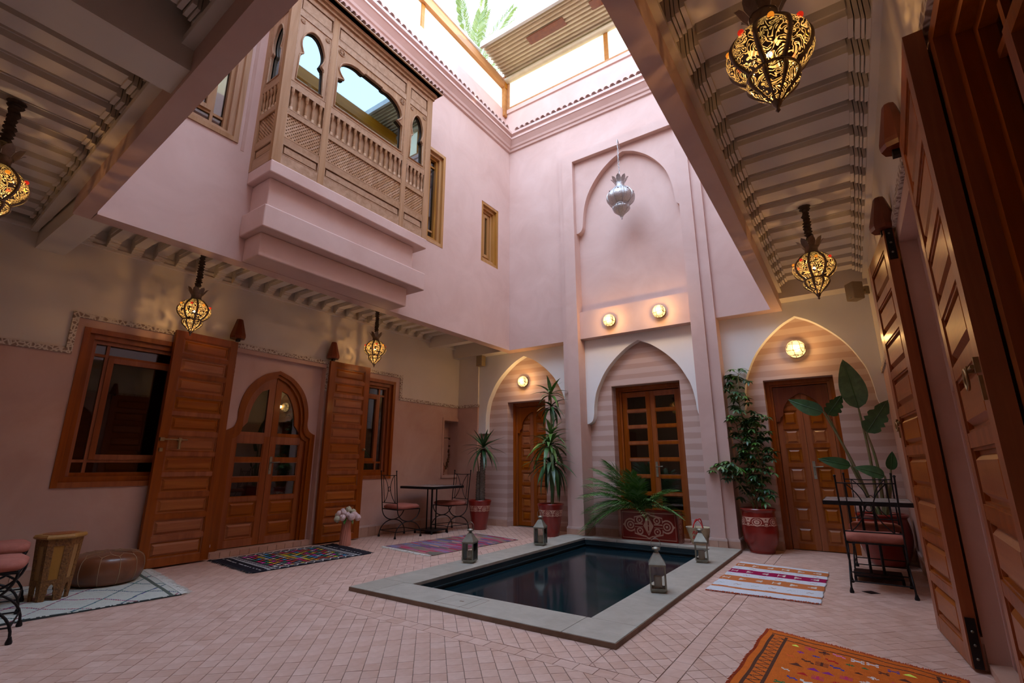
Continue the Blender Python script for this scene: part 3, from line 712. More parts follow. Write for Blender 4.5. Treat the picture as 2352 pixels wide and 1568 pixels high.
# doors
def back_door(n, x0, x1, z1, y, rows, arch, label, hx=None):
    w = (x1 - x0) / 2; t = thing('door_%d' % n, label, None, ((x0 + x1) / 2, y, 0), 0, kind='structure')
    f = .055; m = MB()
    for a, b, c in ((0, .04, -.03), (.03, .07, .0)):
        m.box(-w + a, -w + a + f, c, c + .1, 0, z1 - a); m.box(w - a - f, w - a, c, c + .1, 0, z1 - a); m.box(-w + a + f, w - a - f, c, c + .1, z1 - a - f, z1 - a)
    m.ob('door_frame', WOOD, t); iw = w - .09; h = z1 - .095
    if arch:
        A = [(u / .965 * (iw - .07), h - .10 - (3.18 - v) * .60 * iw / .36 * .42) for u, v in ARCHM]
        A = [(u, v) for u, v in A]; ln = arch_line(A, 0, 4)
        # scalloped end
        tipz = ln[0][1]
        ln = [(ln[0][0] - .02, tipz - .03)] + ln + [(ln[-1][0] + .02, tipz - .03)]
        out = [(-iw, h), (-iw, ln[0][1] - .04), (ln[0][0], ln[0][1] - .04)] + ln + [(ln[-1][0], ln[-1][1] - .04), (iw, ln[-1][1] - .04), (iw, h)]
        m = MB(); m.plate(out[::-1], [], .0, .03, fy); m.ob('arched_fascia', WOODD if arch == 2 else WOOD, t)
    for s in (-1, 1): panel_leaf(t, *((.002, iw) if s > 0 else (-iw, -.002)), 0.01, h, rows, .035, .045, st=.07, rail=.045)
    if hx: handle(t, hx, 1.06, .035, 1)
    return t
back_door(3, DL[0], DL[1], DL[3], 8.20, [('p', 1)] * 9, 1, 'panelled double door in the left arch of the back wall')
back_door(4, DM[0], DM[1], DM[3], 8.10, [('p', 1.3)] + [('g', 1)] * 7, 0, 'glazed double door in the middle arch behind the red planter', .04)
back_door(5, DR[0], DR[1], DR[3], 8.10, [('p', 1)] * 8, 2, 'dark panelled double door in the right arch of the back wall', .045)
cavity('y', 8.30, 9.8, -6.2, .4, -.02, 2.8, None, wb)
m = MB(); m.box(-3.3, -2.2, 7.9, 8.1, 0, .03); m.ob('threshold', SKIRT, wb)

# ================================================================ UPPER STOREY ROUND THE COURT
UWL, UWR, UWS = (.70, 2.185, 4.66, 6.55), (4.70, 5.60, 4.69, 6.45), (6.655, 7.20, 4.86, 6.12)
m = MB(); grid_wall(m, 'x', XL - .17, XL, YS(XL - .17) + .001, 7.598, ZB, 8.15, [UWL, UWR, UWS])
wu = struct('wall_left', m, PINK)
m = MB()      # shallow reveal grooves beside the upper windows
m.box(XL - .005, XL + .004, 2.225, 2.262, 4.60, 6.6); m.ob('groove', PINKD, wu)
for (w_, n) in ((UWL, 5), (UWR, 6), (UWS, 7)): pass
window(5, UWL[1] - UWL[0], UWL[3] - UWL[2], (XL, UWL[0], UWL[2]), pi / 2, WOODB)
WOODW = wood('upper_window_wood', (.36, .16, .04), (.48, .24, .07), rough=.5)
window(6, UWR[1] - UWR[0], UWR[3] - UWR[2], (XL - .01, UWR[0], UWR[2]), pi / 2, WOODW)
window(7, UWS[1] - UWS[0], UWS[3] - UWS[2], (XL - .02, UWS[0], UWS[2]), pi / 2, WOODW)
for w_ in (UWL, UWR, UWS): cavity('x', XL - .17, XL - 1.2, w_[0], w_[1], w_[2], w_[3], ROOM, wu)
# back upper wall: side fields + recessed centre panel with pointed arch
m = MB(); m.box(XL, -4.05, YB, 7.86, ZB, 8.15); m.box(-1.445, XR + .13, YB, 7.82, ZB, 8.15); m.box(-4.05, -1.445, YB, 7.9, 6.84, 8.15)
m.box(XL - .17, XL, YB, 7.84, ZB, 8.15)
AU = [(0, 6.74), (.21, 6.66), (.44, 6.49), (.62, 6.28), (.75, 6.05), (.825, 5.78), (.855, 5.52), (.865, 5.44), (.90, 5.375), (.96, 5.345)]
UC = -2.745
arch_wall(m, AU, UC, -3.74, -1.79, 0, 6.85, 7.60, 7.72, fy)
m.box(-3.74, -1.79, 7.72, 7.9, 3.78, 6.85); m.box(-3.74, -1.79, 7.60, 7.9, ZB, 3.80)
struct('wall_back', m, PINK)
# right and near upper walls (seen in reflections), near one slightly skewed
UR = [(2.0, 3.3, 4.4, 6.2), (5.0, 6.3, 4.4, 6.2)]
m = MB(); grid_wall(m, 'x', XR, XR + .13, YS(XR) + .001, 7.598, ZB, 8.15, UR); wur = struct('wall_right', m, PINK)
for k, w_ in enumerate(UR): window(8 + k, w_[1] - w_[0], w_[3] - w_[2], (XR, w_[1], w_[2]), -pi / 2, WOODB); cavity('x', XR + .13, XR + 1.0, w_[0], w_[1], w_[2], w_[3], ROOM, wur)
m = MB()
xa, xb = XL - .17, XR + .13
m.plate([(xa, YS(xa)), (xb, YS(xb)), (xb, YS(xb) - .13), (xa, YS(xa) - .13)], [], ZB, 8.15, lambda u, v, d: (u, v, d)); struct('wall_front', m, PINK)
# cornice all round
def ring(prof, name, matl, parent=None, ysk=True):
    m = MB(); n = len(prof); vs = []
    for (cx, cy, sx_, sy_) in ((XL, None, 1, 1), (XR, None, -1, 1), (XR, YB, -1, -1), (XL, YB, 1, -1)):
        for (o, z) in prof:
            x = cx + sx_ * o; y = (YS(x) + o) if cy is None else cy - o; vs.append((x, y, z))
    fs = []
    for k in range(4):
        for i in range(n - 1):
            a = k * n + i; b = ((k + 1) % 4) * n + i; fs.append((a, b, b + 1, a + 1))
    m.add(vs, fs); return m.ob(name, matl, parent, **({} if parent else dict(kind='structure')))
ring([(-.02, 7.68), (.0, 7.69), (.035, 7.70), (.045, 7.745), (.07, 7.76), (.085, 7.80), (.15, 7.885), (.165, 7.89), (.165, 7.925), (.135, 7.93), (.135, 7.985), (.185, 8.00), (.185, 8.05), (.02, 8.06), (-.4, 8.22)], 'trim_3', PINK)
# clay tile edging: half-round caps, left and back sides
tl = MB(); R = .058
for i in range(7):
    pass
def halftile(L=.46, R=.056):
    q = MB(); n = 8; vs = []
    for (d, zz, r) in ((0, 0, R), (L, .13, R * .9)):
        for k in range(n + 1):
            a = pi * k / n; vs.append((r * cos(a), d, zz + r * sin(a)))
        for k in range(n + 1):
            a = pi * k / n; vs.append((r * .78 * cos(a), d, zz + r * .78 * sin(a)))
    N1 = n + 1; fs = []
    for k in range(n):
        fs += [(k, k + 1, 2 * N1 + k + 1, 2 * N1 + k), (N1 + k + 1, N1 + k, 3 * N1 + k, 3 * N1 + k + 1), (k + 1, k, N1 + k, N1 + k + 1)]
    q.add(vs, fs, None, True); return q
htm = halftile().mesh('roof_tile', ROOFT)
eav = thing('tile_eaves', 'scalloped row of pink clay roof tiles along the top cornice', 'roof edging', (0, 0, 0))
y = 1.25
while y < 7.35: link('roof_tile', htm, eav, (XL + .175, y, 8.085), (0, 0, pi / 2)); y += .128
x = XL + .30
while x < XR - .1: link('roof_tile', htm, eav, (x, YB - .175, 8.085), (0, 0, 0)); x += .128
# parapets, clerestory glass, roof edge
PXL, PYB, PXR = -5.66, 7.98, -.32
m = MB(); m.box(PXL - .2, PXL, -.4, PYB + .2, 8.1, 9.10); m.box(PXL, PXR, PYB, PYB + .2, 8.1, 9.10); m.box(PXR, PXR + .2, -.4, PYB + .2, 8.1, 9.10); m.box(PXL, PXR, -.1, .12 + .0, 8.1, 9.10)
m.box(PXL, PXR, PYB - .035, PYB, 9.10, 9.20)
m.box(PXL - .2, PXL, -.4, PYB + .2, 9.1, 9.22); struct('wall_back', m, PINK)
cw = thing('window_10', 'cream frosted clerestory glazing under the open roof', None, (0, 0, 0), kind='structure')
m = MB(); m.box(PXL, PXR, PYB - .03, PYB + .05, 9.20, 9.25)
for x in (PXL + .03, -3.13, -1.2): m.box(x, x + .085, PYB - .02, PYB + .06, 9.2, 10.1)
m.box(PXL - .02, PXL + .06, PYB - .12, PYB - .02, 9.02, 10.1)
for y in (5.2, 2.6, .1): m.box(PXL - .09, PXL - .01, y, y + .08, 9.2, 10.0)
m.box(PXR, PXR + .08, .1, .2, 9.2, 10.1); m.ob('frame', ROOFW, cw)
for x0, x1 in ((PXL + .115, -3.13), (-3.045, -1.2), (-1.115, PXR)):
    m = MB(); m.box(x0, x1, PYB + .01, PYB + .025, 9.25, 10.1); m.ob('pane', FROST, cw)
for y0, y1 in ((5.28, 7.9), (2.68, 5.2), (.18, 2.6)):
    m = MB(); m.box(PXL - .05, PXL - .035, y0, y1, 9.22, 10.0); m.ob('pane', FROST, cw)
    m = MB(); m.box(PXR + .035, PXR + .05, y0, y1, 9.1, 10.0); m.ob('pane', FROST, cw)
rf = thing('retractable_roof', 'retractable roof pushed open, with corrugated sheets, wooden rails and gutter', 'roof', (0, 0, 0))
m = MB(); m.box(PXL - .14, PXL + .05, -.3, PYB + .1, 9.80, 9.93); m.box(PXL - .19, PXL - .03, -.3, PYB + .1, 9.93, 10.14); m.box(PXR - .05, PXR + .14, -.3, PYB + .1, 9.8, 10.1)
m.box(PXL - .02, PXL + .07, PYB - .10, PYB + .02, 9.78, 9.95); m.ob('wooden_rail', ROOFW, rf)
m = MB(); m.tube([(PXL - .04, -.3, 10.17), (PXL - .04, 7.0, 10.17)], .045, 8); m.box(PXL - .16, PXL - .03, -.3, 7.0, 10.16, 10.24); m.ob('gutter', ALU, rf)
# corrugated sheets stacked at the back
m = MB(); n = 11; vs = []
for i in range(n * 4 + 1):
    t_ = i / (n * 4) ; y = 7.02 + t_ * .98; z = 10.26 - t_ * .13 + .024 * (1 if (i % 4) in (1, 2) else -1)
    vs += [(PXL + .02, y, z), (PXR + .3, y, z), ]
m.add(vs, [(2 * i, 2 * i + 1, 2 * i + 3, 2 * i + 2) for i in range(n * 4)]); m.ob('corrugated_sheet', CORR, rf)
m = MB(); m.box(PXL + .02, PXR + .3, 7.02, 8.1, 10.31, 10.33); m.ob('top_sheet', CORR, rf)
m = MB(); m.box(PXL + .02, PXR + .3, 6.955, 7.02, 10.20, 10.33); m.box(PXL + .02, PXR + .3, 6.99, 7.05, 10.31, 10.40); m.ob('front_rail', ALU, rf)
for a, b in ((-4.65, -3.75), (-3.15, -2.3)):
    m = MB(); m.box(a, b, 7.32, 7.56, 10.175, 10.19); m.ob('vent_opening', WOODD, rf)
m = MB(); m.tube([(PXL + .05, PYB - .05, 10.00), (PXR, PYB - .05, 10.00)], .075, 12); m.ob('roller_blind', CORR, rf)
# opposite edge of roof (right side keeps the low sun off the court)
m = MB(); m.box(PXR, PXR + 1.6, -.6, PYB + .6, 10.0, 10.12); m.ob('roof_deck', CORR, rf)
m = MB(); m.box(PXL, PXR, -.9, .15, 10.0, 10.12); m.ob('roof_deck', CORR, rf)

# ================================================================ CEILINGS WITH JOISTS
m = MB(); m.box(-7.2, XL - .17, -1.9, 8.3, ZC, ZC + .15); cl1 = struct('ceiling', m, CREAM)
m = MB(); m.box(XL - .17, .9, -1.9, .84, ZC, ZC + .15); m.plate([(XL - .17, .8), (XR + .13, .8), (XR + .13, YS(XR + .13) - .12), (XL - .17, YS(XL - .17) - .12)], [], ZC, ZC + .15, lambda u, v, d: (u, v, d)); cl2 = struct('ceiling', m, CREAM)
m = MB(); m.box(XR + .13, .9, -1.9, 8.3, ZC, ZC + .15); cl3 = struct('ceiling', m, CREAM)
def joist_mesh(L, w=.11):
    # runs along +X from 0..L, bottom at z=-.12, small grooved edge, stepped corbels at both ends
    q = MB(); c = .13
    q.box(c, L - c, -w / 2, w / 2, -.12, 0); q.box(c, L - c, -w / 2 - .012, w / 2 + .012, -.075, 0)
    for s in (0, 1):
        for k, (a, b, z) in enumerate(((0, .022, -.205), (.026, .050, -.192), (.056, .070, -.176), (.075, .098, -.162), (.104, .13, -.14))):
            x0, x1 = (a, b) if s == 0 else (L - b, L - a)
            q.box(x0, x1, -w / 2 * .92, w / 2 * .92, z, 0)
    return q.mesh('joist', CREAM)
LG = (XL - .17) - XW - .02
jm = joist_mesh(LG - .02)
y = 1.40
while y < 6.75: link('joist', jm, cl1, (XW + .02, y, ZC)); y += .232
m = MB(); m.box(XW, XL - .16, 6.86, 7.02, 3.40, ZC); m.box(XW, XL - .16, 7.62, 7.85, 3.31, ZC); m.ob('cross_beam', CREAM, cl1)
m = MB(); m.box(XW, XL - .16, 1.03, 1.265, 3.315, ZC); m.ob('cross_beam', CREAM, cl1)
y = 7.14
while y < 7.6: link('joist', jm, cl1, (XW + .02, y, ZC)); y += .232
RGL = XRW - (XR + .13)
jm2 = joist_mesh(RGL - .03, .175)
y = .55
while y < 7.55: link('joist', jm2, cl3, (XR + .145, y, ZC)); y += .305
m = MB(); m.box(XR + .13, XRW, 7.55, 7.80, 3.42, ZC); m.ob('cross_beam', CREAM, cl3)
m = MB(); m.box(XR + .13, XR + .175, .8, 7.6, 3.50, 3.54); struct('trim_4', m, CREAM)
jm3 = joist_mesh(2.4, .135)
x = -6.55
while x < -.8:
    if not (-3.30 < x < -2.75): link('joist', jm3, cl2 if x > XL else cl1, (x, YS(x) - .145, ZC), (0, 0, -pi / 2))
    x += .242
m = MB(); m.box(-3.155, -2.86, -1.8, YS(-3) - .12, 3.34, ZC); m.ob('cross_beam', CREAM, cl2)
m = MB(); m.plate([(-6.7, YS(-5.3) - .17), (XR, YS(XR) - .17), (XR, YS(XR) - .12), (XL, YS(XL) - .12), (-6.7, YS(-5.3) - .12)], [], 3.48, 3.53, lambda u, v, d: (u, v, d)); struct('trim_5', m, CREAM)
# beams (brown-pink soffits) down from the slabs
# wall behind the camera and outer ends
m = MB(); m.box(-7.2, .9, -1.95, -1.8, 0, 3.9); struct('wall_front', m, CREAM)
# slabs over the ground floor rooms / outer wall masses that close the building
m = MB(); m.box(-9, XL - .17, -2, 10, 3.9, 4.0); m.box(XR + .13, 3, -2, 10, 3.9, 4.0); m.box(-9, 3, -2.2, .7, 3.9, 4.0); m.box(-9, 3, 8.3, 10, 3.9, 4.0)
struct('ceiling', m, ROOM)

# ================================================================ BAY WINDOW (mashrabiya) on the left upper wall
BXF = -4.80; BY0_, BY1_ = 2.345, 4.745
m = MB(); X0 = XL - .0
m.box(XL, BXF + .01, BY0_, BY1_, 3.57, 3.83)
m.box(XL, -4.90, BY0_ + .07, BY1_ - .16, 3.83, 4.22); m.box(XL, BXF + .01, BY0_ + .0, BY1_ + .0, 4.22, 4.37); m.box(XL, -4.94, BY0_ + .07, BY1_ - .2, 3.30, 3.57)
so_ = struct('trim_7', m, PINK); bvm = so_.modifiers.new('b', 'BEVEL'); bvm.width = .012; bvm.segments = 2
bay = thing('bay_window', 'projecting carved wooden bay window with turned balusters, lattice and arched glass', 'bay window', (BXF, BY0_, 4.37), pi / 2)
# local: X along the front (0..2.4), Z up, front towards -Y ; sides go back to y=+.47
BW = BY1_ - BY0_; BD = .475
Z = dict(b0=.0, pb=.13, pt=.265, lb=.35, lt=.67, bb=.73, bt=1.04, wb=1.12, wt=2.08, tb=2.16, tt=2.37, top=2.44)
PXs = [(0, .105), (.565, .645), (1.855, 1.925), (2.30, 2.40)]
m = MB()
for a, b in PXs: m.box(a, b, 0, .06, 0, Z['top'])
for x in (0, BW - .06): m.box(x, x + .06, BD - .06, BD, 0, Z['top'])
m.ob('post', WOODB, bay)
RZ = [(0, Z['pb']), (Z['pt'], Z['lb']), (Z['lt'], Z['bb']), (Z['bt'], Z['wb']), (Z['wt'], Z['tb']), (Z['tt'], Z['top'])]
m = MB()
for z0, z1 in RZ:
    m.box(.105, 2.30, .006, .055, z0, z1)
    for x in (.002, BW - .058): m.box(x, x + .056, .06, BD, z0, z1)
m.ob('rail', WOODBX, bay)
def beads(m, u0, u1, v0, v1, y, fn, t=.010):
    for a in ((u0, u1, v0, v0 + t), (u0, u1, v1 - t, v1), (u0, u0 + t, v0 + t, v1 - t), (u1 - t, u1, v0 + t, v1 - t)):
        fn(m, a[0], a[1], y, y + .012, a[2], a[3])
front = lambda m, u0, u1, d0, d1, v0, v1: m.box(u0, u1, d0, d1, v0, v1)
left_ = lambda m, u0, u1, d0, d1, v0, v1: m.box(d0, d1, u0, u1, v0, v1)
right_ = lambda m, u0, u1, d0, d1, v0, v1: m.box(BW - d1, BW - d0, u0, u1, v0, v1)
# turned baluster
bp_ = [(.017, 0), (.017, .045), (.009, .05), (.014, .062), (.009, .075), (.013, .10), (.015, .14), (.009, .205), (.014, .215), (.009, .225), (.015, .24), (.018, .26), (.018, .31)]
m = MB(); m.lathe([(r * 1.25, z) for r, z in bp_], 8); balm = m.mesh('baluster', WOODB)
bay_cells = [('f', .105, .565, 5), ('f', .645, 1.855, 14), ('f', 1.925, 2.30, 5), ('l', .06, BD - .06, 5), ('r', .06, BD - .06, 5)]
HS = [(0, 1.0), (.33, .965), (.62, .865), (.86, .70), (.96, .56), (.93, .42), (.80, .30), (.74, .25), (.80, .215), (.90, .19), (.97, .17), (.97, .13), (1.0, .12)]
def hole_outline(w, h, z0, wide=False):
    # keyhole horseshoe on top of a straight opening, returned as closed loop around x centre 0
    if not wide:
        top = .64 * h; base = z0 + h - top
        H = [(u * w / 2 * .92, base + v * top) for u, v in HS]
    else:
        top = .50 * h; base = z0 + h - top; r = .30
        H = [(0, base + top), (w / 2 - r * 1.35, base + top), (w / 2 - r * 1.30, base + top - .02), (w / 2 - r * 1.16, base + top - .022)] + [(w / 2 - r + r * .93 * sin(a), base + top * .42 + (top * .55) * cos(a)) for a in [i * pi / 2 / 6 for i in range(0, 7)]] + [(w / 2 - .05, base + top * .28), (w / 2 - .10, base + top * .16), (w / 2 - .07, base + top * .13), (w / 2 - .03, base + top * .08), (w / 2 - .03, base + .03), (w / 2 - .005, base + .02)]
    H = smoothpts(H, 3)
    R = [(u, v) for u, v in H] + [(w / 2, z0)]
    return [(u, v) for u, v in R] + [(-u, v) for u, v in R[::-1]]
for side, u0, u1, nb in bay_cells:
    fn = {'f': front, 'l': left_, 'r': right_}[side]; w = u1 - u0; cx = (u0 + u1) / 2
    P3 = {'f': lambda u, v, d: (u, d, v), 'l': lambda u, v, d: (d, u, v), 'r': lambda u, v, d: (BW - d, u, v)}[side]
    # bottom and top raised panels
    for (z0, z1) in ((Z['pb'], Z['pt']), (Z['tb'], Z['tt'])):
        q = MB(); fn(q, u0, u1, .03, .045, z0, z1); beads(q, u0, u1, z0, z1, .004, fn); fn(q, u0 + .03, u1 - .03, .012, .03, z0 + .028, z1 - .028); q.ob('raised_panel', WOODBX, bay)
    # balusters + back board
    q = MB(); fn(q, u0, u1, .045, .055, Z['lt'], Z['bt']); q.ob('back_board', WOODB, bay)
    for k in range(nb):
        u = u0 + (k + .5) * w / nb; p = P3(u, Z['bb'], .022); link('baluster', balm, bay, p)
    # lattice screen
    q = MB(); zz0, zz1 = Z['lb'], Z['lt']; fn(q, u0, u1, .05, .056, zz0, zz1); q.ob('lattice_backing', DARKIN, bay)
    q = MB(); st = .0445; t_ = .0125; c = -(zz1 - zz0)
    while c < w:
        for sgn in (1, -1):
            # strip along diagonal, clipped to the cell
            pl = [(c - t_, 0), (c + t_, 0), (c + t_ + (zz1 - zz0), zz1 - zz0), (c - t_ + (zz1 - zz0), zz1 - zz0)]
            pl = clip(pl, 0, w, 0, zz1 - zz0)
            if len(pl) >= 3:
                if sgn < 0: pl = [(w - a, b) for a, b in pl][::-1]
                d0 = .018 if sgn > 0 else .0195
                vs = [P3(u0 + a, zz0 + b, d0) for a, b in pl] + [P3(u0 + a, zz0 + b, d0 + .013) for a, b in pl]; n = len(pl)
                q.add(vs, [tuple(range(n)), tuple(range(n, 2 * n))[::-1]] + [(i, i + n, (i + 1) % n + n, (i + 1) % n) for i in range(n)])
        c += st
    beads(q, u0, u1, zz0, zz1, .004, fn); q.ob('lattice_screen', WOODB, bay, kind='stuff')
    q = MB(); beads(q, u0, u1, Z['bb'], Z['bt'], .004, fn, .008); q.ob('bead', WOODBX, bay)
    # arched window board
    z0, z1 = Z['wb'], Z['wt']; mg = .055; ho = hole_outline(w - 2 * mg, (z1 - z0) - .055 - .12, z0 + .055, w > .8)
    ho = [(cx + a, b) for a, b in ho]
    q = MB(); q.plate([(u0, z0), (u1, z0), (u1, z1), (u0, z1)], [ho[::-1]], .012, .040, P3); abd = q.ob('arched_board', WOODB, bay)
    # rope carving round the opening
    q = MB(); pts = [P3(cx + (a - cx) * 1.03 + (0), z0 + .4 + (b - z0 - .4) * 1.02, .009) for a, b in ho]
    q.tube(pts, .0105, 6, True)
    for k in range(0, len(pts)):
        pass
    q.ob('rope_carving', WOODBX, abd)
    if side == 'f':
        for s in (-1, 1):
            q = MB(); rr = .045 if w > .8 else .028; cxx = cx + s * (w / 2 - rr - .03); czz = z1 - rr - .035
            ringp = [(cxx + rr * cos(a), .008, czz + rr * sin(a)) for a in [2 * pi * i / 16 for i in range(16)]]; q.tube(ringp, .006, 5, True)
            for i in range(8): q.tube([(cxx, .008, czz), (cxx + rr * .8 * cos(pi * i / 4), .008, czz + rr * .8 * sin(pi * i / 4))], .006, 5)
            q.ob('carved_rosette', WOODBX, abd)
    q = MB(); beads(q, u0, u1, z0, z1, .003, fn); q.ob('bead', WOODBX, bay)
    q = MB(); q.plate([(u0 + .02, z0 + .02), (u1 - .02, z0 + .02), (u1 - .02, z1 - .02), (u0 + .02, z1 - .02)], [], .048, .052, P3); q.ob('pane', GLASSB, bay)
m = MB(); m.box(.07, BW - .07, .07, BD - .005, 0, .02); m.box(.07, BW - .07, BD - .02, BD - .005, 0, Z['top']); m.ob('room_lining', ROOM, bay)
# bay cornice and small tiled roof
m = MB(); m.box(-.02, BW + .02, -.02, BD, Z['top'], Z['top'] + .05); m.box(-.045, BW + .045, -.05, BD, Z['top'] + .05, Z['top'] + .10); m.box(-.09, BW + .09, -.10, BD, Z['top'] + .115, Z['top'] + .135); m.ob('cornice', WOODBX, bay)
m = MB(); m.add([(-.1, -.12, Z['top'] + .135), (BW + .1, -.12, Z['top'] + .135), (BW + .1, BD, Z['top'] + .40), (-.1, BD, Z['top'] + .40), (-.1, -.12, Z['top'] + .115), (BW + .1, -.12, Z['top'] + .115), (BW + .1, BD, Z['top'] + .115), (-.1, BD, Z['top'] + .115)], [(0, 1, 2, 3), (7, 6, 5, 4), (0, 4, 5, 1), (1, 5, 6, 2), (2, 6, 7, 3), (3, 7, 4, 0)]); m.ob('roof_board', WOODBX, bay)
ht2 = halftile(.55, .036).xf(Matrix.Rotation(radians(9), 4, 'X')).mesh('roof_tile', ROOFT)
k = 0
while -.07 + k * .082 < BW + .08: link('roof_tile', ht2, bay, (-.07 + k * .082, -.13, Z['top'] + .15)); k += 1
# ================================================================ LAMPS
def lantern_parts(t, s, shell, rib, lit, jewels=True, jm=None):
    prof = [(.055, .115), (.085, .10), (.125, .06), (.155, .02), (.165, -.015), (.158, -.05), (.135, -.085), (.10, -.115), (.088, -.128), (.098, -.145), (.098, -.165), (.078, -.195), (.045, -.228), (.015, -.262)]
    prof = smoothpts(prof, 3)[::-1]
    lob = lambda a, z: 1 + .07 * (abs(cos(4 * a)) - .5)
    m = MB(); m.lathe(prof, 64, rf=lob, capb=False, capt=False)
    m.v = [tuple(c * s for c in p) for p in m.v]; psh = m.ob('pierced_shell', shell, t)
    m = MB()
    for k in range(8):
        a = pi / 8 + k * pi / 4; pts = [(r * lob(a, z) * cos(a) * 1.01, r * lob(a, z) * sin(a) * 1.01, z) for r, z in prof]
        m.tube(pts, [.0115 * min(1, max(.4, r / .10)) for r, z in prof], 6)
    m.tube([(.094 * cos(2 * pi * i / 24), .094 * sin(2 * pi * i / 24), -.128) for i in range(24)], .008, 6, True)
    m.lathe([(.001, -.31), (.010, -.30), (.006, -.29), (.016, -.275), (.022, -.255)], 10)
    m.v = [tuple(c * s for c in p) for p in m.v]; m.ob('rib_frame', rib, t)
    m = MB(); m.lathe([(.068, .10), (.058, .12), (.050, .15), (.058, .185)], 20, capb=False, capt=False); m.v = [tuple(c * s for c in p) for p in m.v]; col_ = m.ob('collar', rib, t)
    lf = MB(); L = [(0, 0, .0), (.02, .0, .035), (.036, 0, .06), (.052, 0, .072)]
    vs = []
    for i, (x, _, z) in enumerate(L):
        w = (.022, .030, .022, .003)[i]; vs += [(x, -w, z), (x + .006, 0, z + .002), (x, w, z)]
    lf.add(vs, [(3 * i + k, 3 * i + k + 1, 3 * i + k + 4, 3 * i + k + 3) for i in range(3) for k in range(2)], None, True); lf.v = [tuple(c * s for c in p) for p in lf.v]
    lm = lf.mesh('crown_leaf', rib)
    for k in range(8):
        a = k * pi / 4; link('crown_leaf', lm, col_, (.056 * s * cos(a), .056 * s * sin(a), .178 * s), (0, 0, a))
    if jewels:
        for k in range(8):
            a = k * pi / 4; r_ = .148 * lob(a, 0) * s; q = MB(); q.ball((r_ * cos(a), r_ * sin(a), .035 * s), (.0135 if not jm else .008) * s, 10, 6); q.ob('jewel', jm or (JR if k % 2 else JA), psh)
def pendant(label, loc, ztop, s=1.05, power=5.5, rz=.2, lean=(0, 0)):
    t = thing('pendant_lantern', label, 'lantern', loc, rz, 'pierced brass pendant lanterns hanging in the galleries')
    lantern_parts(t, s, PIERCE, LMETAL, True)
    m = MB(); m.ball((0, 0, -.02), .013, 10, 8); m.ob('bulb', BULB, t)
    m = MB(); n = int((ztop - loc[2] - .27 * s) / .011); z0 = .27 * s; pts = []; rr = []
    random.seed(int(abs(loc[1]) * 100))
    for i in range(n):
        pts.append((random.uniform(-.004, .004) + lean[0] * i / n, random.uniform(-.004, .004) + lean[1] * i / n, z0 + i * .011)); rr.append(.024 + (.012 if i % 3 == 0 else 0) + random.uniform(-.005, .006))
    m.tube(pts, rr, 9); m.ob('chain_sleeve', SLEEVE, t)
    m = MB()
    for k in range(4): a = k * pi / 2 + .4; m.tube([(.055 * s * cos(a), .055 * s * sin(a), .17 * s), (.035 * cos(a), .035 * sin(a), .22 * s), (0, 0, .275 * s)], .0035, 5)
    m.ob('hanger_wires', LMETAL, t)
    m = MB(); m.lathe([(.05, ztop - loc[2] - .03), (.03, ztop - loc[2] - .012), (.055, ztop - loc[2])], 10); m.ob('ceiling_canopy', SLEEVE, t)
    ld = bpy.data.lights.new('lantern_light', 'POINT'); ld.energy = power; ld.color = (1, .66, .34); ld.shadow_soft_size = .012
    lo = bpy.data.objects.new('lantern_light', ld); COL.objects.link(lo); lo.location = (loc[0], loc[1], loc[2] - .055)
    return t
pendant('large glowing pierced brass lantern nearest overhead in the right gallery', (-.065, 2.2, 2.99), ZC - .12, 1.08)
pendant('glowing brass lantern on a long chain in the right gallery, beyond the nearest one', (-.065, 5.2, 2.97), ZC - .12, 1.08)
pendant('glowing brass lantern over the bolted left shutter', (-6.10, 2.35, 2.88), ZC - .1, 1.02)
pendant('small-looking glowing brass lantern in front of the shutter behind the vase', (-6.15, 5.05, 2.96), ZC - .1, 1.02)
pendant('brass lantern half cut off at the left edge of the picture', (-4.52, .42, 2.97), ZC - .12, 1.08)
t = thing('pendant_lantern', 'unlit silver lantern hanging in front of the upper wall arch', 'lantern', (-2.69, 7.22, 5.60), .2)
lantern_parts(t, 1.42, SILVER, SILVER, False, True, GARNET)
m = MB()
for k in range(10): m.tube([(.010 * cos(a + k), .012 * sin(a), .30 + k * .075 + .045 * cos(a)) for a in [2 * pi * i / 10 for i in range(10)]], .0045, 5, True)
for k in range(4): a = k * pi / 2; m.tube([(.09 * cos(a), .09 * sin(a), .24), (0, 0, .34)], .003, 5)
m.ob('chain', SILVER, t)
m = MB(); m.tube([(0, .28, 1.12), (0, .02, 1.14), (0, -.02, 1.10), (0, 0, 1.04)], .008, 6); m.ob('wall_hook', SILVER, t)
def globe(label, loc, ny=-1, r=.105):
    t = thing('wall_lamp', label, 'wall lamp', loc, 0, 'round capiz shell wall lamps')
    m = MB(); m.ball((0, -.055, 0), r, 24, 14, sc=(1, .8, 1)); m.ob('shell_globe', CAPIZ, t)
    m = MB(); m.lathe([(r * .95, -.004), (r * .98, .0), (r * .9, .022)], 24); m.xf(Matrix.Rotation(pi / 2, 4, 'X')); m.ob('back_plate', BRASS, t)
    ld = bpy.data.lights.new('wall_lamp_light', 'POINT'); ld.energy = 5; ld.color = (1, .58, .2); ld.shadow_soft_size = .04
    lo = bpy.data.objects.new('wall_lamp_light', ld); COL.objects.link(lo); lo.location = (loc[0] + .02, loc[1] - .20, loc[2])
globe('round capiz shell lamp in the left arch above the panelled door', (-5.17, 7.965, 2.72))
globe('left one of the two capiz shell lamps high on the centre wall', (-3.15, 7.595, 3.54))
globe('right one of the two capiz shell lamps high on the centre wall', (-2.285, 7.595, 3.545))
globe('round capiz shell lamp in the right arch above the dark double door', (-.475, 7.915, 2.735), r=.125)
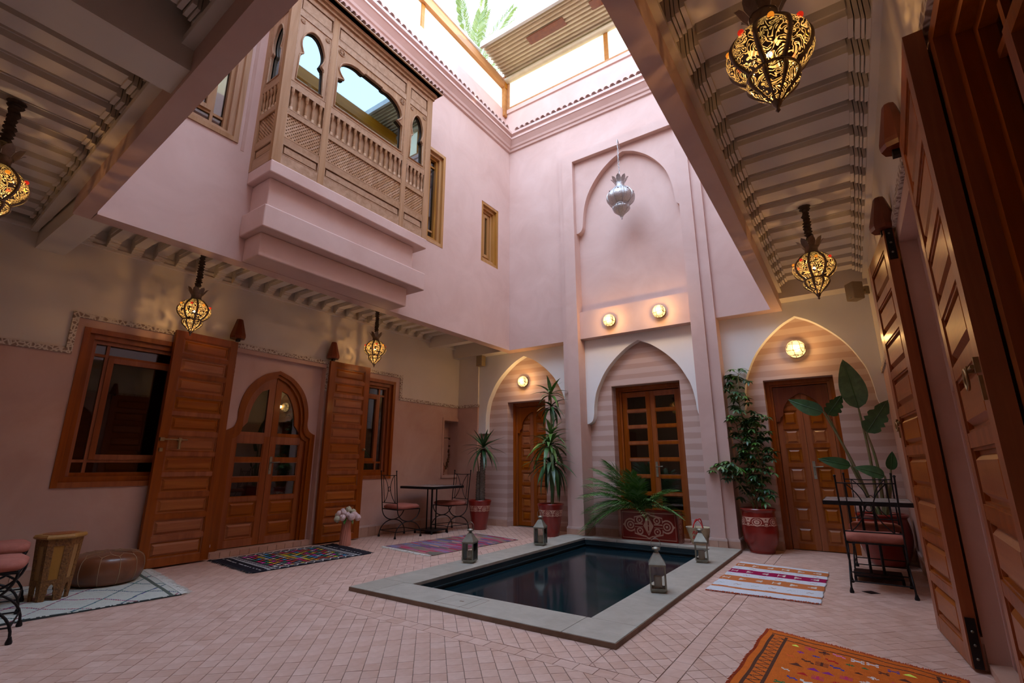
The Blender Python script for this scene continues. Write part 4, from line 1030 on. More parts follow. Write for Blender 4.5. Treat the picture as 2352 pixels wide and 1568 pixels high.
def speaker(label, loc, rz):
    t = thing('loudspeaker', label, 'speaker', loc, rz)
    m = MB(); m.box(-.075, .075, -.07, .06, -.11, .11); o = m.ob('cabinet', SPK, t); b = o.modifiers.new('b', 'BEVEL'); b.width = .012; b.segments = 2
    m = MB(); m.tube([(0, .05, .0), (0, .16, .03)], .015, 6); m.box(-.02, .02, .12, .17, -.03, .07); m.ob('bracket', SPK, t)
    m = MB(); m.box(-.02, .02, -.076, -.07, -.085, -.075); m.ob('badge', STEEL, t)
speaker('small tan loudspeaker in the far left corner beside the arch', (-6.07, 7.72, 3.20), radians(0))
speaker('small tan loudspeaker high in the right corner by the ceiling', (.29, 7.05, 3.20), radians(-55))

# ================================================================ POOL-SIDE LANTERNS
def candle_lantern(label, loc, rz, s=1.0):
    t = thing('candle_lantern', label, 'lantern', loc, rz, 'metal candle lanterns standing on the pool surround')
    w, h = .074 * s, .215 * s
    m = MB()
    for sx in (-1, 1):
        for sy in (-1, 1): m.box(sx * w - .0065, sx * w + .0065, sy * w - .005, sy * w + .005, .03, .03 + h)
    for z in (.024, .03 + h - .004):
        m.box(-w - .007, w + .007, -w - .007, -w + .007, z, z + .012); m.box(-w - .007, w + .007, w - .007, w + .007, z, z + .012); m.box(-w - .007, -w + .007, -w + .007, w - .007, z, z + .012); m.box(w - .007, w + .007, -w + .007, w - .007, z, z + .012)
    m.box(-w * .8, w * .8, -w * .8, w * .8, 0, .012); m.box(-w * .95, w * .95, -w * .95, w * .95, .012, .03); m.ob('frame', STEEL, t)
    z0 = .03 + h + .006; a = w + .010; b = .026 * s; z1 = z0 + .115 * s
    m = MB(); vs = [(sx * q, sy * q, z) for q, z in ((a, z0), (a, z0 + .008), (b, z1)) for sx, sy in ((-1, -1), (1, -1), (1, 1), (-1, 1))]
    m.add(vs, [(4 * i + k, 4 * i + (k + 1) % 4, 4 * i + 4 + (k + 1) % 4, 4 * i + 4 + k) for i in range(2) for k in range(4)] + [(3, 2, 1, 0)])
    m.ob('roof', STEEL, t)
    m = MB(); m.lathe([(.022, z1 - .01), (.018, z1 + .02), (.034, z1 + .022), (.038, z1 + .03), (.030, z1 + .042), (.008, z1 + .05)], 16); m.ob('cap', STEEL, t)
    m = MB(); m.tube([(.042 * sin(x) * 1.0, 0, z1 + .07 - .052 * cos(x)) for x in [pi * .22 + i * (2 * pi - .44 * pi) / 18 for i in range(19)]], .0028, 6); m.ob('ring_handle', STEEL, t)
    for k in range(4):
        q = MB(); q.box(-w + .007, w - .007, -.001, .001, .036, .03 + h - .004); q.xf(Matrix.Rotation(k * pi / 2, 4, 'Z') @ Matrix.Translation((0, -w, 0))); q.ob('pane', GCLEAR, t)
    m = MB(); m.lathe([(.034, .030), (.035, .035), (.035, .125), (.031, .128), (.012, .122)], 18); m.tube([(0, 0, .12), (0, 0, .137)], .0015, 5); m.ob('candle', CANDLE, t)
GCLEAR = glass_dark('clear_pane', (.97, .98, .97), .0, (.5, .5, .5))
candle_lantern('candle lantern on the left side of the pool, nearest of the two there', (-3.83, 4.72, ZP), .25, .86)
candle_lantern('candle lantern on the left side of the pool, at its far end by the pilaster', (-3.80, 6.25, ZP), .2, .93)
candle_lantern('candle lantern nearest the camera, standing alone on the right side of the pool', (-1.60, 4.64, ZP), .35, .87)
candle_lantern('candle lantern on the right side of the pool, standing in front of the straw basket', (-1.62, 6.26, ZP), .22, .86)

# ================================================================ FURNITURE
def chair(label, loc, rz, group='wrought iron chairs with red seat cushions'):
    t = thing('iron_chair', label, 'chair', loc, rz, group); R_ = .0085
    w, d, h = .22, .215, .43
    m = MB()     # seat frame
    m.tube([(-w, -d, h), (w, -d, h), (w, d, h), (-w, d, h)], R_, 6, True)
    for k in range(5): x = -w + (k + 1) * 2 * w / 6; m.tube([(x, -d, h), (x, d, h)], .005, 5)
    m.ob('seat_frame', IRON, t)
    m = MB(); n = 10; cw, cd = w + .015, d + .01; vs = []
    for lz, sh in ((h + .008, .94), (h + .022, 1.0), (h + .05, 1.0), (h + .072, .86), (h + .078, .5)):
        for k in range(24):
            a = 2 * pi * k / 24; ca, sa = cos(a), sin(a); q = (abs(ca) ** 6 + abs(sa) ** 6) ** (-1 / 6)
            vs.append((ca * q * cw * sh, sa * q * cd * sh + .005, lz + .004 * sin(3 * a)))
    m.add(vs, [(i * 24 + k, i * 24 + (k + 1) % 24, (i + 1) * 24 + (k + 1) % 24, (i + 1) * 24 + k) for i in range(4) for k in range(24)], None, True)
    m.add(vs[-24:], [tuple(range(24))], None, True); m.add(vs[:24], [tuple(range(24))[::-1]]); m.ob('seat_cushion', CUSH, t)
    tp = 1.02; bk = -d - .06
    yb = lambda z: -d + (bk + d) * (z - h) / (tp - h)
    for s in (-1, 1):
        m = MB(); m.tube([(s * w, -d, h - .02), (s * (w + .0), yb(.7), .7), (s * (w + .008), yb(tp), tp)], R_, 6); m.ball((s * (w + .008), yb(tp), tp + .008), .013, 8, 5); m.ob('back_post', IRON, t)
    m = MB(); zt, zb_ = .965, .53
    m.tube([(-w - .005, yb(zt), zt), (0, yb(zt) - .012, zt - .006), (w + .005, yb(zt), zt)], .0065, 6); m.tube([(-w, yb(zb_), zb_), (w, yb(zb_), zb_)], .0065, 6)
    for s in (-1, 1):
        m.tube([(s * .16, yb(z), z) for z in (zb_, zt)], .0055, 6)
        m.tube([(s * (.035 + .125 * (2 * abs(u - .5)) ** 1.9), yb(zb_ + u * (zt - zb_)), zb_ + u * (zt - zb_)) for u in [i / 14 for i in range(15)]], .0055, 6)
    zc = (zb_ + zt) / 2; m.tube([(.03 * cos(a), yb(zc), zc + .036 * sin(a)) for a in [2 * pi * i / 14 for i in range(14)]], .005, 6, True)
    m.ob('back_scrollwork', IRON, t)
    for s in (-1, 1):
        m = MB(); x = s * w
        m.tube([(x, -d * cos(a) * 1.0, h - (h - .245) * sin(a)) for a in [pi * i / 16 for i in range(17)]], R_, 6)
        m.tube([(x + s * .012 * (1 - sin(a)), -(d + .03) * cos(a), .022 + (.225) * sin(a) ** .9) for a in [pi * i / 16 for i in range(17)]], R_, 6)
        for e in (-1, 1): m.lathe([(.017, 0), (.019, .012), (.012, .035), (.010, .045)], 8, (x + s * .012, e * (d + .03), 0))
        m.ob('leg_scroll', IRON, t)
    m = MB()
    for e in (-1, 1): m.tube([(-w, e * (d + .018), .10), (w, e * (d + .018), .10)], .006, 6); m.tube([(e * (w + .008), -d - .018, .10), (e * (w + .008), d + .018, .10)], .006, 6)
    m.ob('stretcher', IRON, t)
    return t
chair('black iron chair with red cushion left of the small square table', (-6.30, 5.94, 0), radians(-9))
chair('black iron chair with red cushion right of the small square table, in the far corner', (-6.14, 6.98, 0), radians(171))
chair('black iron chair with red cushion, its back to the camera, at the right-hand table', (.045, 6.00, 0), radians(0))
chair('black iron chair with red cushion on the far side of the right-hand table', (.08, 6.98, 0), radians(178))
chair('iron chair cut off at the bottom left corner, nearest the camera', (-4.99, .90, 0), radians(-17))
chair('iron chair at the left edge, behind the nearest one', (-5.80, 1.08, 0.012), radians(-14))
def bistro(label, loc, rz, s=.40, h=.775):
    t = thing('bistro_table', label, 'table', loc, rz, 'small square bistro tables')
    m = MB(); m.box(-s, s, -s, s, h - .012, h); m.ob('tabletop', TABLET, t)
    m = MB(); e = .006
    for a in ((-s - e, s + e, -s - e, -s), (-s - e, s + e, s, s + e), (-s - e, -s, -s, s), (s, s + e, -s, s)): m.box(*a, h - .04, h + .001)
    m.box(-s + .01, s - .01, -s + .01, s - .01, h - .03, h - .014); m.ob('iron_edge', IRON, t)
    for x, y in ((-.055, -.055), (.055, -.055), (.055, .055), (-.055, .055)): q = MB(); q.tube([(x, y, .06), (x, y, h - .02)], .012, 8); q.ob('column', IRON, t)
    m = MB(); m.box(-.20, .20, -.20, .20, .045, .06); m.ob('base_plate', IRON, t)
    for x, y in ((-.19, -.19), (.19, -.19), (.19, .19), (-.19, .19)): q = MB(); q.box(x - .012, x + .012, y - .012, y + .012, 0, .045); q.ob('foot', IRON, t)
bistro('square bistro table with grey stone top standing between two iron chairs by the left wall', (-6.19, 6.55, 0), radians(1.5), .385)
bistro('square bistro table with grey top at the right, behind the chair seen from the back', (.035, 6.53, 0), 0, .365)
# hexagonal carved stool, lying on the white rug
st = thing('carved_stool', 'tall hexagonal carved wooden stool standing on the white rug', 'stool', (-5.90, 1.53, .010), radians(17))
def hexp(r, z): return [(r * cos(pi / 3 * k), r * sin(pi / 3 * k), z) for k in range(6)]
m = MB(); lv = [hexp(.165, .495), hexp(.180, .505), hexp(.180, .516), hexp(.170, .532)]; vs = [p for l in lv for p in l]
m.add(vs, [(6 * i + k, 6 * i + (k + 1) % 6, 6 * i + 6 + (k + 1) % 6, 6 * i + 6 + k) for i in range(3) for k in range(6)] + [tuple(range(6))[::-1], (18, 19, 20, 21, 22, 23)]); m.ob('stool_top', STOOLW, st)
m = MB(); q0 = hexp(.125, .5322)
m.add(q0 + hexp(.125, .535), [(6, 7, 8, 9, 10, 11)] + [(k, (k + 1) % 6, 6 + (k + 1) % 6, 6 + k) for k in range(6)]); m.ob('top_inlay', WOOD, st)
for k in range(6):
    a0, a1 = pi / 3 * k, pi / 3 * (k + 1)
    def P(u, v, d, a0=a0, a1=a1):
        r = .125 + .03 * v / .495 + d
        p0 = Vector((r * cos(a0), r * sin(a0))); p1 = Vector((r * cos(a1), r * sin(a1))); p = p0.lerp(p1, u); return (p.x, p.y, v)
    foot = [(0, 0), (.27, 0), (.30, .05), (.36, .06), (.34, .09), (.40, .12), (.5, .135), (.60, .12), (.66, .09), (.64, .06), (.70, .05), (.73, 0), (1, 0), (1, .495), (0, .495)]
    win = [(.27, .17), (.73, .17), (.73, .44), (.27, .44)]
    m = MB(); m.plate(foot, [win[::-1]], -.012, .004, P); m.ob('carved_side', STOOLC, st)
    m = MB(); m.plate(win, [], -.010, -.003, P); m.ob('side_panel', STOOLW, st)
# leather pouf
pf = thing('leather_pouf', 'round brown leather pouf with pale stitching behind the stool', 'pouf', (-6.25, 2.02, .010), .3)
prof = smoothpts([(.20, .0), (.265, .02), (.30, .09), (.305, .16), (.285, .235), (.22, .275), (.10, .285), (.01, .283)], 3)
m = MB(); m.lathe(prof, 48, rf=lambda a, z: 1 + .012 * abs(cos(6 * a))); m.ob('leather_body', LEATHER, pf)
m = MB()
for k in range(12):
    a = pi / 12 + k * pi / 6; m.tube([((r + .002) * cos(a), (r + .002) * sin(a), z) for r, z in prof[2:15]], .0028, 5)
    b = a + pi / 12; m.tube([(.262 * cos(a), .262 * sin(a), .262), (.20 * cos(b), .20 * sin(b), .282), (.262 * cos(a + pi / 6), .262 * sin(a + pi / 6), .262)], .0025, 5); m.tube([(.20 * cos(b), .20 * sin(b), .284), (.05 * cos(b), .05 * sin(b), .289)], .0022, 5)
m.ob('stitching', THREAD, pf)
# ================================================================ VASE WITH PEONIES
vs_ = thing('flower_vase', 'tall ribbed pink vase standing before the right-hand shutter', 'vase', (-6.24, 4.83, 0))
m = MB(); m.lathe(smoothpts([(.078, 0), (.080, .02), (.072, .15), (.062, .28), (.058, .345), (.060, .36)], 3), 60, rf=lambda a, z: 1 + .045 * cos(15 * a), twist=1.2); m.ob('vase_body', VASE, vs_)
bq = thing('bouquet', 'bouquet of pale pink peonies and greenish hydrangeas in the ribbed vase', 'flowers', (-6.24, 4.83, .36))
random.seed(5); k = 0
for i in range(17):
    a = i * 2.4; r = .02 + .125 * sqrt(i / 17); z = .13 - .45 * r * r * 14 + random.uniform(-.015, .02)
    q = MB(); R0 = .042 + random.uniform(-.006, .008); q.ball((r * 1.1 * cos(a), r * 1.1 * sin(a), max(z, .0)), R0, 12, 8, jit=.10); q.ob('peony' if i % 3 else 'hydrangea', FLOW if i % 3 else FLOWG, bq)
    q = MB(); q.tube([(0, 0, -.1), (r * .5 * cos(a), r * .5 * sin(a), 0), (r * cos(a), r * sin(a), max(z, 0))], .003, 5); q.ob('flower_stem', STEM, bq)
def leafstrip(L, W, droop, seg=6, up=0.0, fold=.25, wp=None):
    m = MB(); vs = []
    for i in range(seg + 1):
        t = i / seg; x = L * t * (1 - .25 * droop * t); z = up * L * t - droop * L * t * t; w = W * (wp(t) if wp else (sin(pi * min(1, t * .92 + .08)) ** .6 if t < 1 else 0)) + .0004
        vs += [(x, -w, z + w * fold), (x, 0, z), (x, w, z + w * fold)]
    m.add(vs, [(3 * i + k, 3 * i + k + 1, 3 * i + k + 4, 3 * i + k + 3) for i in range(seg) for k in range(2)], None, True); return m
lm = leafstrip(.10, .02, .4).mesh('leaf', LEAF)
for i in range(9): a = i * .9; link('leaf', lm, bq, (.08 * cos(a), .08 * sin(a), .02), (0, .5, a))

# ================================================================ POTS AND PLANTS
def band_color(u, v, base, pale):
    # arabesque band: rosettes in loops between scrolls; u repeats over 1, v 0..1 (bottom..top)
    cu = (u % 1) - .5; d = hypot(cu * 1.25, v - .55)
    edge = .10 + .10 * abs(sin(pi * u * 2)) ** .6
    if v < edge: return base
    if v > .96 or v < edge + .07: return pale
    if abs(d - .40) < .055: return base
    if abs(d - .24) < .04: return base
    a = atan2(v - .55, cu * 1.25)
    if d < .14 and d < .07 + .05 * cos(6 * a): return base
    e = hypot((abs(cu) - .5) * 1.25, v - .35)
    if abs(e - .16) < .045: return base
    e2 = hypot((abs(cu) - .5) * 1.25, v - .80)
    if e2 < .07: return base
    return pale
def pot(label, loc, prof, band, reps, name='planter_pot'):
    t = thing(name, label, 'plant pot', loc)
    BASE, PALE = (.20, .010, .006), (.60, .36, .27)
    pr = []
    for (a, b) in zip(prof, prof[1:]):
        n = max(1, int(abs(b[1] - a[1]) / .0045)) if (band[0] - .02 < (a[1] + b[1]) / 2 < band[1] + .02) else 3
        for i in range(n): pr.append((a[0] + (b[0] - a[0]) * i / n, a[1] + (b[1] - a[1]) * i / n))
    pr.append(prof[-1])
    N = 300; sm = MB()
    body = MB(); body.lathe([p for p in pr if p[1] <= band[0]] , 40, capt=False); 
    top = MB(); top.lathe([p for p in pr if p[1] >= band[1]], 40, capb=False, capt=False)
    mid = [p for p in pr if band[0] <= p[1] <= band[1]]
    # exact joins
    def rad(z):
        for (a, b) in zip(prof, prof[1:]):
            if a[1] <= z <= b[1] and b[1] > a[1]: return a[0] + (b[0] - a[0]) * (z - a[1]) / (b[1] - a[1])
        return prof[-1][0]
    zs = [band[0] + (band[1] - band[0]) * i / 26 for i in range(27)]
    low = [p for p in pr if p[1] < band[0] - 1e-4] + [(rad(band[0]), band[0])]; hi = [(rad(band[1]), band[1])] + pr[[i for i, p in enumerate(pr) if p[1] > band[1] + 1e-4][0]:]
    body = MB(); body.lathe(low, 60, capt=False); body.ob('pot_body', RED, t)
    top = MB(); top.lathe(hi, 60, capb=False, capt=False); top.ob('pot_rim', RED, t)
    bm_ = MB(); vs = [(rad(z) * cos(2 * pi * k / N), rad(z) * sin(2 * pi * k / N), z) for z in zs for k in range(N)]
    for i in range(26):
        for k in range(N):
            u = k / N * reps; v = (i + .5) / 26
            bm_.f.append((i * N + k, i * N + (k + 1) % N, (i + 1) * N + (k + 1) % N, (i + 1) * N + k)); bm_.c.append(band_color(u, v, BASE, PALE)); bm_.sm.append(True)
    bm_.v = vs; bm_.ob('painted_band', PAINTED, t, label='pale scrolling arabesque band')
    zr = prof[-1][1]; m = MB(); m.lathe([(.002, zr - .05), (rad(zr) * .8 if False else prof[-1][0] * .99, zr - .05)], 30, capb=False, capt=False); m.ob('soil', SOIL, t)
    return t
P_TAP = [(.125, 0), (.130, .01), (.165, .22), (.195, .40), (.200, .42), (.212, .47), (.218, .50), (.212, .51), (.200, .50), (.195, .47)]
pot('tapered red glazed pot with pale arabesque band in the left arch, holding the yucca', (-5.78, 7.38, 0), P_TAP, (.30, .415), 7)
pot('tapered red glazed pot with pale arabesque band beside the left pilaster', (-4.27, 7.36, 0), P_TAP, (.30, .415), 7)
P_JAR = [(.145, 0), (.155, .015), (.150, .03), (.205, .14), (.222, .26), (.218, .38), (.205, .46), (.200, .52), (.215, .535), (.222, .55), (.212, .565), (.19, .555), (.185, .52)]
pot('rounded red jar with pale arabesque band to the right of the right pilaster', (-1.18, 7.62, 0), P_JAR, (.33, .455), 6, 'planter_jar')
t = thing('planter_jar', 'large rounded plain red jar behind the right-hand table', 'plant pot', (.17, 7.56, 0))
m = MB(); m.lathe(smoothpts([(.17, 0), (.19, .03), (.25, .2), (.265, .34), (.25, .46), (.24, .52), (.262, .54), (.265, .56), (.245, .57), (.23, .55)], 2), 40, capt=False); m.ob('pot_body', RED, t)
m = MB(); m.lathe([(.002, .52), (.24, .52)], 24, capb=False, capt=False); m.ob('soil', SOIL, t)
# yucca
def rosette(parent, c, n, L, W, mats, droop=(.1, .9), el=(-.2, 1.3), name='leaf', seed=1, seg=7):
    random.seed(seed); pr = [leafstrip(L, W, d, seg, wp=lambda t: (min(1, .55 + t * 1.3) if t < .35 else 1) * (1 - max(0, t - .35) / .65) ** .75).mesh(name, mats) for d in (droop[0], sum(droop) / 2, droop[1])]
    for i in range(n):
        f = i / max(1, n - 1); a = i * 2.39996 + random.uniform(-.2, .2); e = el[1] + (el[0] - el[1]) * f + random.uniform(-.15, .15)
        o = link(name, pr[0 if f < .3 else (1 if f < .65 else 2)], parent, (c[0] + .01 * cos(a), c[1] + .01 * sin(a), c[2] - f * .07), (0, -e, a)); k = random.uniform(.8, 1.12); o.scale = (k, k, k)
yu = thing('yucca', 'potted yucca with spiky crown on a thick ringed trunk, left arch', 'plant', (-5.78, 7.40, .45))
m = MB()
def trunk(m, pts, r0, ring=.02):
    P_ = smoothpts(pts, 14); rr = [r0 * (1 - .15 * i / len(P_)) * (1 + (.12 if i % 2 else -.06)) for i in range(len(P_))]; m.tube(P_, rr, 12)
trunk(m, [(.03, .0, 0), (.035, .0, .3), (.045, -.01, .62), (.05, 0, .96)], .055); trunk(m, [(-.045, 0, 0), (-.05, 0, .25), (-.04, 0, .56)], .052); m.ob('trunk', TRUNK, yu)
rosette(yu, (.05, 0, 1.02), 40, .46, .026, LEAFD, (.15, .55), (-.55, 1.0), 'leaf', 3)
m = MB(); m.tube([(-.05, 0, .55), (-.08, 0, .75), (-.11, -.01, .95)], [.012, .008, .004], 6); m.ob('dry_shoot', STEM, yu)
# dracaena
dr = thing('dracaena', 'tall dracaena with glossy drooping striped leaves beside the left pilaster', 'plant', (-4.27, 7.38, .45))
m = MB(); m.tube(smoothpts([(0, 0, 0), (.02, 0, .5), (-.01, 0, .9), (.04, -.02, 1.35), (.03, 0, 1.85)], 5), .015, 8); m.tube(smoothpts([(.03, 0, 0), (.05, .02, .4), (.04, -.02, .75)], 4), .013, 8); m.ob('stem', STEM, dr)
rosette(dr, (.03, 0, 1.92), 20, .34, .034, LEAF, (.25, .6), (-.1, 1.2), 'leaf', 4)
rosette(dr, (.04, 0, 1.68), 22, .32, .036, LEAFD, (.4, .9), (-.5, .6), 'leaf', 5)
rosette(dr, (.03, -.02, 1.22), 16, .34, .036, LEAF, (.25, .6), (-.1, 1.3), 'leaf', 6)
rosette(dr, (.0, -.03, 1.02), 34, .44, .044, LEAF, (.45, 1.0), (-.1, 1.0), 'leaf', 7)
rosette(dr, (.03, -.04, .72), 34, .48, .046, LEAFD, (.5, .9), (-.5, .75), 'leaf', 8)
# schefflera
sc = thing('schefflera', 'tall leggy schefflera climbing up beside the right pilaster', 'plant', (-1.18, 7.62, .5))
random.seed(12); m = MB(); stems = [[(0, 0, 0), (-.03, .02, .5), (-.02, 0, 1.0), (-.08, 0, 1.5), (-.05, .02, 1.92)], [(.05, 0, 0), (.10, -.02, .5), (.09, -.03, .95), (.13, -.05, 1.25)], [(-.05, 0, 0), (-.06, .02, .6), (-.15, 0, 1.2)], [(-.04, -.03, .1), (-.22, -.12, .45), (-.40, -.20, .62)]]
tips = []
for s_ in stems:
    P_ = smoothpts(s_, 8); m.tube(P_, [.011 * (1 - .5 * i / len(P_)) for i in range(len(P_))], 7)
    for p in P_[len(P_) // (6 if s_ is not stems[3] else 2)::1]: tips.append(p)
br = []
for p in tips:
    for q in range(3):
        a = random.uniform(0, 2 * pi); L = random.uniform(.08, .20); e = (p[0] + L * cos(a), min(p[1] + L * sin(a) * .6, .16), p[2] + random.uniform(-.02, .09)); m.tube([p, e], .0028, 4); br.append(e)
m.ob('stem', STEM, sc)
for e in br:
    q = MB(); n = random.choice((6, 7, 8)); tilt = random.uniform(-.5, .5)
    for k in range(n):
        a = 2 * pi * k / n + random.uniform(-.15, .15); l = leafstrip(random.uniform(.075, .115), .016, .30, 3)
        l.xf(Matrix.Translation(e) @ Matrix.Rotation(tilt, 4, 'X') @ Matrix.Rotation(a, 4, 'Z') @ Matrix.Rotation(random.uniform(-.1, .4), 4, 'Y')); q.add(l.v, l.f, None, True)
    q.ob('leaflet_whorl', LEAFD if random.random() < .7 else LEAF, sc)
# bird of paradise
bp2 = thing('bird_of_paradise_plant', 'bird of paradise plant with huge paddle leaves behind the right-hand table', 'plant', (.17, 7.58, .52))
def paddle(parent, base, mid, tip, L, W, face, roll=0, dr_=.15, tears=()):
    m = MB(); m.tube(smoothpts([base, mid, tip], 6), [.022 - .012 * i / 12 for i in range(13)], 7); m.ob('leaf_stalk', STEM, parent)
    seg = 14; m = MB(); vs = []
    for i in range(seg + 1):
        t = i / seg; w = W * (sin(pi * t ** .72)) ** .75 * (1 - .15 * t) + .001
        if i in tears: w *= .72
        z = -dr_ * L * t * t; vs += [(L * t, -w, z + w * .22), (L * t, -w * .5, z + w * .12), (L * t, 0, z), (L * t, w * .5, z + w * .12), (L * t, w, z + w * .22)]
    m.add(vs, [(5 * i + k, 5 * i + k + 1, 5 * i + k + 6, 5 * i + k + 5) for i in range(seg) for k in range(4)], None, True)
    m.tube([(L * i / seg, 0, -dr_ * L * (i / seg) ** 2 + .002) for i in range(seg + 1)], .006, 5)
    d = Vector(face).normalized(); up = Vector((0, -1, .3)); x = d; zz = (up - x * up.dot(x)).normalized(); y = zz.cross(x)
    M = Matrix((x, y, zz)).transposed().to_4x4(); M = Matrix.Translation(tip) @ M @ Matrix.Rotation(roll, 4, 'X'); m.xf(M); m.ob('leaf', LEAFD, parent, label='large green paddle-shaped leaf')
paddle(bp2, (-.02, 0, 0), (-.01, 0, .7), (-.04, -.03, 1.30), .66, .155, (-.10, .0, 1), .1)
paddle(bp2, (-.05, 0, 0), (-.20, 0, .65), (-.42, -.03, 1.28), .42, .10, (-.85, -.1, .35), -.5, .35)
paddle(bp2, (-.05, 0, 0), (-.20, 0, .62), (-.38, .0, 1.24), .30, .11, (.5, -.1, .6), .6, .1, (4, 7, 10))
paddle(bp2, (.03, 0, 0), (.05, 0, .6), (.0, -.02, 1.0), .46, .13, (.55, -.15, .75), .3, .2, (4, 6, 9))
paddle(bp2, (-.03, 0, .0), (-.14, -.03, .35), (-.22, -.05, .60), .34, .075, (-1, -.2, .25), -.3, .25)
paddle(bp2, (.04, 0, 0), (.10, -.03, .3), (.10, -.05, .48), .30, .08, (-.5, -.2, .25), .2, .3)
paddle(bp2, (.05, 0, 0), (.14, 0, .35), (.17, -.03, .55), .22, .06, (.2, -.2, .9), .2, .1)
# areca palm in painted planter
pl = thing('planter_box', 'red rectangular planter painted with a pale arabesque panel', 'planter', (-2.70, 7.72, .03), 0)
WX, WY, H = .43, .155, .42
m = MB(); m.box(-WX, WX, -WY + .004, -WY + .02, 0, H); m.box(-WX, WX, WY - .02, WY, 0, H); m.box(-WX, -WX + .02, -WY + .02, WY - .02, 0, H); m.box(WX - .02, WX - .004, -WY + .02, WY - .02, 0, H); m.box(-WX, WX - .004, -WY + .004, WY, -.03, 0)
m.box(-WX - .004, WX, -WY, WY + .004, H - .012, H + .004) if False else None
m.ob('box', RED, pl)
m = MB(); m.box(-WX + .02, WX - .02, -WY + .02, WY - .02, H - .08, H - .06); m.ob('soil', SOIL, pl)
def panelcol(u, v, asp):
    # u,v in -1..1 ; asp = width/height
    B, Pl = (.22, .012, .006), (.62, .36, .27)
    if max(abs(u) * 1.0, 0) > .97 or abs(v) > .97: return B
    if abs(u) > .945 and abs(v) < .90: return B if abs(u) > .955 else Pl
    if abs(abs(v) - .88) < .022 and abs(u) < .955: return Pl
    x = abs(u) * asp; y = abs(v)
    o1 = .78 - .20 * (x / 1.05) ** 1.5 + .10 * max(0, 1 - x / .22)
    inside = (x < 1.02 and y < o1) or hypot((x - 1.30), y) < .46 or (x < 1.88 and x > 1.6 and y < .25 * (1.88 - x) / .28)
    if not inside: return B
    ins2 = (x < .98 and y < o1 - .09) or hypot((x - 1.30), y) < .36
    if not ins2: return Pl
    if abs(hypot((x - .62) , (y - .38)) - .20) < .045: return Pl
    if hypot((x - .62), (y - .36)) < .07: return Pl
    if abs(x / .34 + y / .62 - 1) < .10: return Pl
    if (x / .30) ** 1.2 + (y / .48) ** 1.2 < 1 and not ((x / .05) ** 2 + ((y - .18) / .17) ** 2 < 1): return Pl
    if abs(hypot(x - 1.30, y) - .22) < .045: return Pl
    if abs(y - .10) < .03 and .4 < x < 1.0: return Pl
    if hypot(x - 1.30, y) < .09: return Pl
    return B
def paintgrid(parent, name, nx, ny, P, colf, matl=None):
    q = MB(); vs = [P(-1 + 2 * i / nx, -1 + 2 * j / ny) for j in range(ny + 1) for i in range(nx + 1)]; q.v = vs
    for j in range(ny):
        for i in range(nx):
            a = j * (nx + 1) + i; q.f.append((a, a + 1, a + nx + 2, a + nx + 1)); q.c.append(colf(-1 + 2 * (i + .5) / nx, -1 + 2 * (j + .5) / ny)); q.sm.append(False)
    return q.ob(name, matl or PAINTED, parent)
paintgrid(pl, 'painted_panel', 200, 100, lambda u, v: (u * WX, -WY, H / 2 + v * H / 2), lambda u, v: panelcol(u, v, 2.0))
paintgrid(pl, 'painted_panel', 70, 90, lambda u, v: (WX, u * WY, H / 2 + v * H / 2), lambda u, v: panelcol(v * .72, u * 1.5, 2.6) if abs(u) < .62 else (.22, .012, .006))
ar = thing('areca_palm', 'feathery areca palm growing from the painted red planter', 'plant', (-2.84, 7.72, .40))
def frond(L, n, lw, ll, droop, matl, name='frond', seg=10, vee=.5, lead=.0):
    m = MB(); spine = [(L * t * (1 - .22 * droop * t), 0, L * (.0 * t - droop * .55 * t * t)) for t in [i / seg for i in range(seg + 1)]]
    m.tube(spine, [.007 * (1 - .8 * i / seg) + .0008 for i in range(seg + 1)], 5)
    for i in range(n):
        t = .18 + .80 * i / n; x = L * t * (1 - .22 * droop * t); z = -L * droop * .55 * t * t; l = ll * (sin(pi * (.12 + .80 * (t - .1))) ** .7)
        for s in (-1, 1):
            q = leafstrip(l, lw, .45, 3, fold=.3); q.xf(Matrix.Translation((x, 0, z)) @ Matrix.Rotation(s * (1.15 - .65 * t), 4, 'Z') @ Matrix.Rotation(-vee * (1 - t) + .1 + random.uniform(-.1, .1), 4, 'Y')); m.add(q.v, q.f, None, True)
    return m.mesh(name, matl)
random.seed(3)
frm = [frond(.88, 24, .0075, .30, d, LEAFP, vee=.25) for d in (.35, .7, 1.1)]
FR = [(2.5, 1.2, 0, 1.0), (2.9, .95, 1, 1.0), (1.6, 1.3, 0, .75), (3.2, .7, 1, .95), (3.5, .55, 2, 1.0), (4.1, .6, 2, .9), (-1.9, .75, 2, .75), (-1.3, .95, 1, .7), (-.8, .75, 2, .85), (-.4, .95, 1, .75), (.0, .85, 1, .8), (.3, .55, 2, .8), (3.9, 1.1, 0, .85), (4.5, 1.1, 1, .7), (-2.3, .4, 2, .9), (3.0, .35, 2, 1.05), (-1.0, .5, 2, .7), (5.0, 1.2, 1, .7), (.6, .9, 1, .6), (-.2, .5, 2, .75), (2.2, 1.35, 1, 1.0), (2.75, 1.15, 1, 1.05), (3.5, 1.0, 2, 1.0), (-1.5, 1.2, 1, .9), (-2.1, 1.0, 2, .9), (-2.6, .8, 2, 1.0), (-2.9, .2, 2, 1.1), (1.2, 1.2, 1, .8)]
for i, (a, e, k, s) in enumerate(FR):
    o = link('frond', frm[k], ar, ((-.06 + .02 * (i % 5)), -.02, .03 + .02 * (i % 3)), (0, -e, a)); o.scale = (s, s, s)
    if sin(a) > .15: o.rotation_euler.z = -a if sin(-a) < 0 else a
m = MB()
for k in range(7): a = k * .9; m.tube([(.05 * cos(a), .03 * sin(a), -.06), (.04 * cos(a) - .02, .03 * sin(a), .10)], .008, 6)
m.ob('cane', STEM, ar)
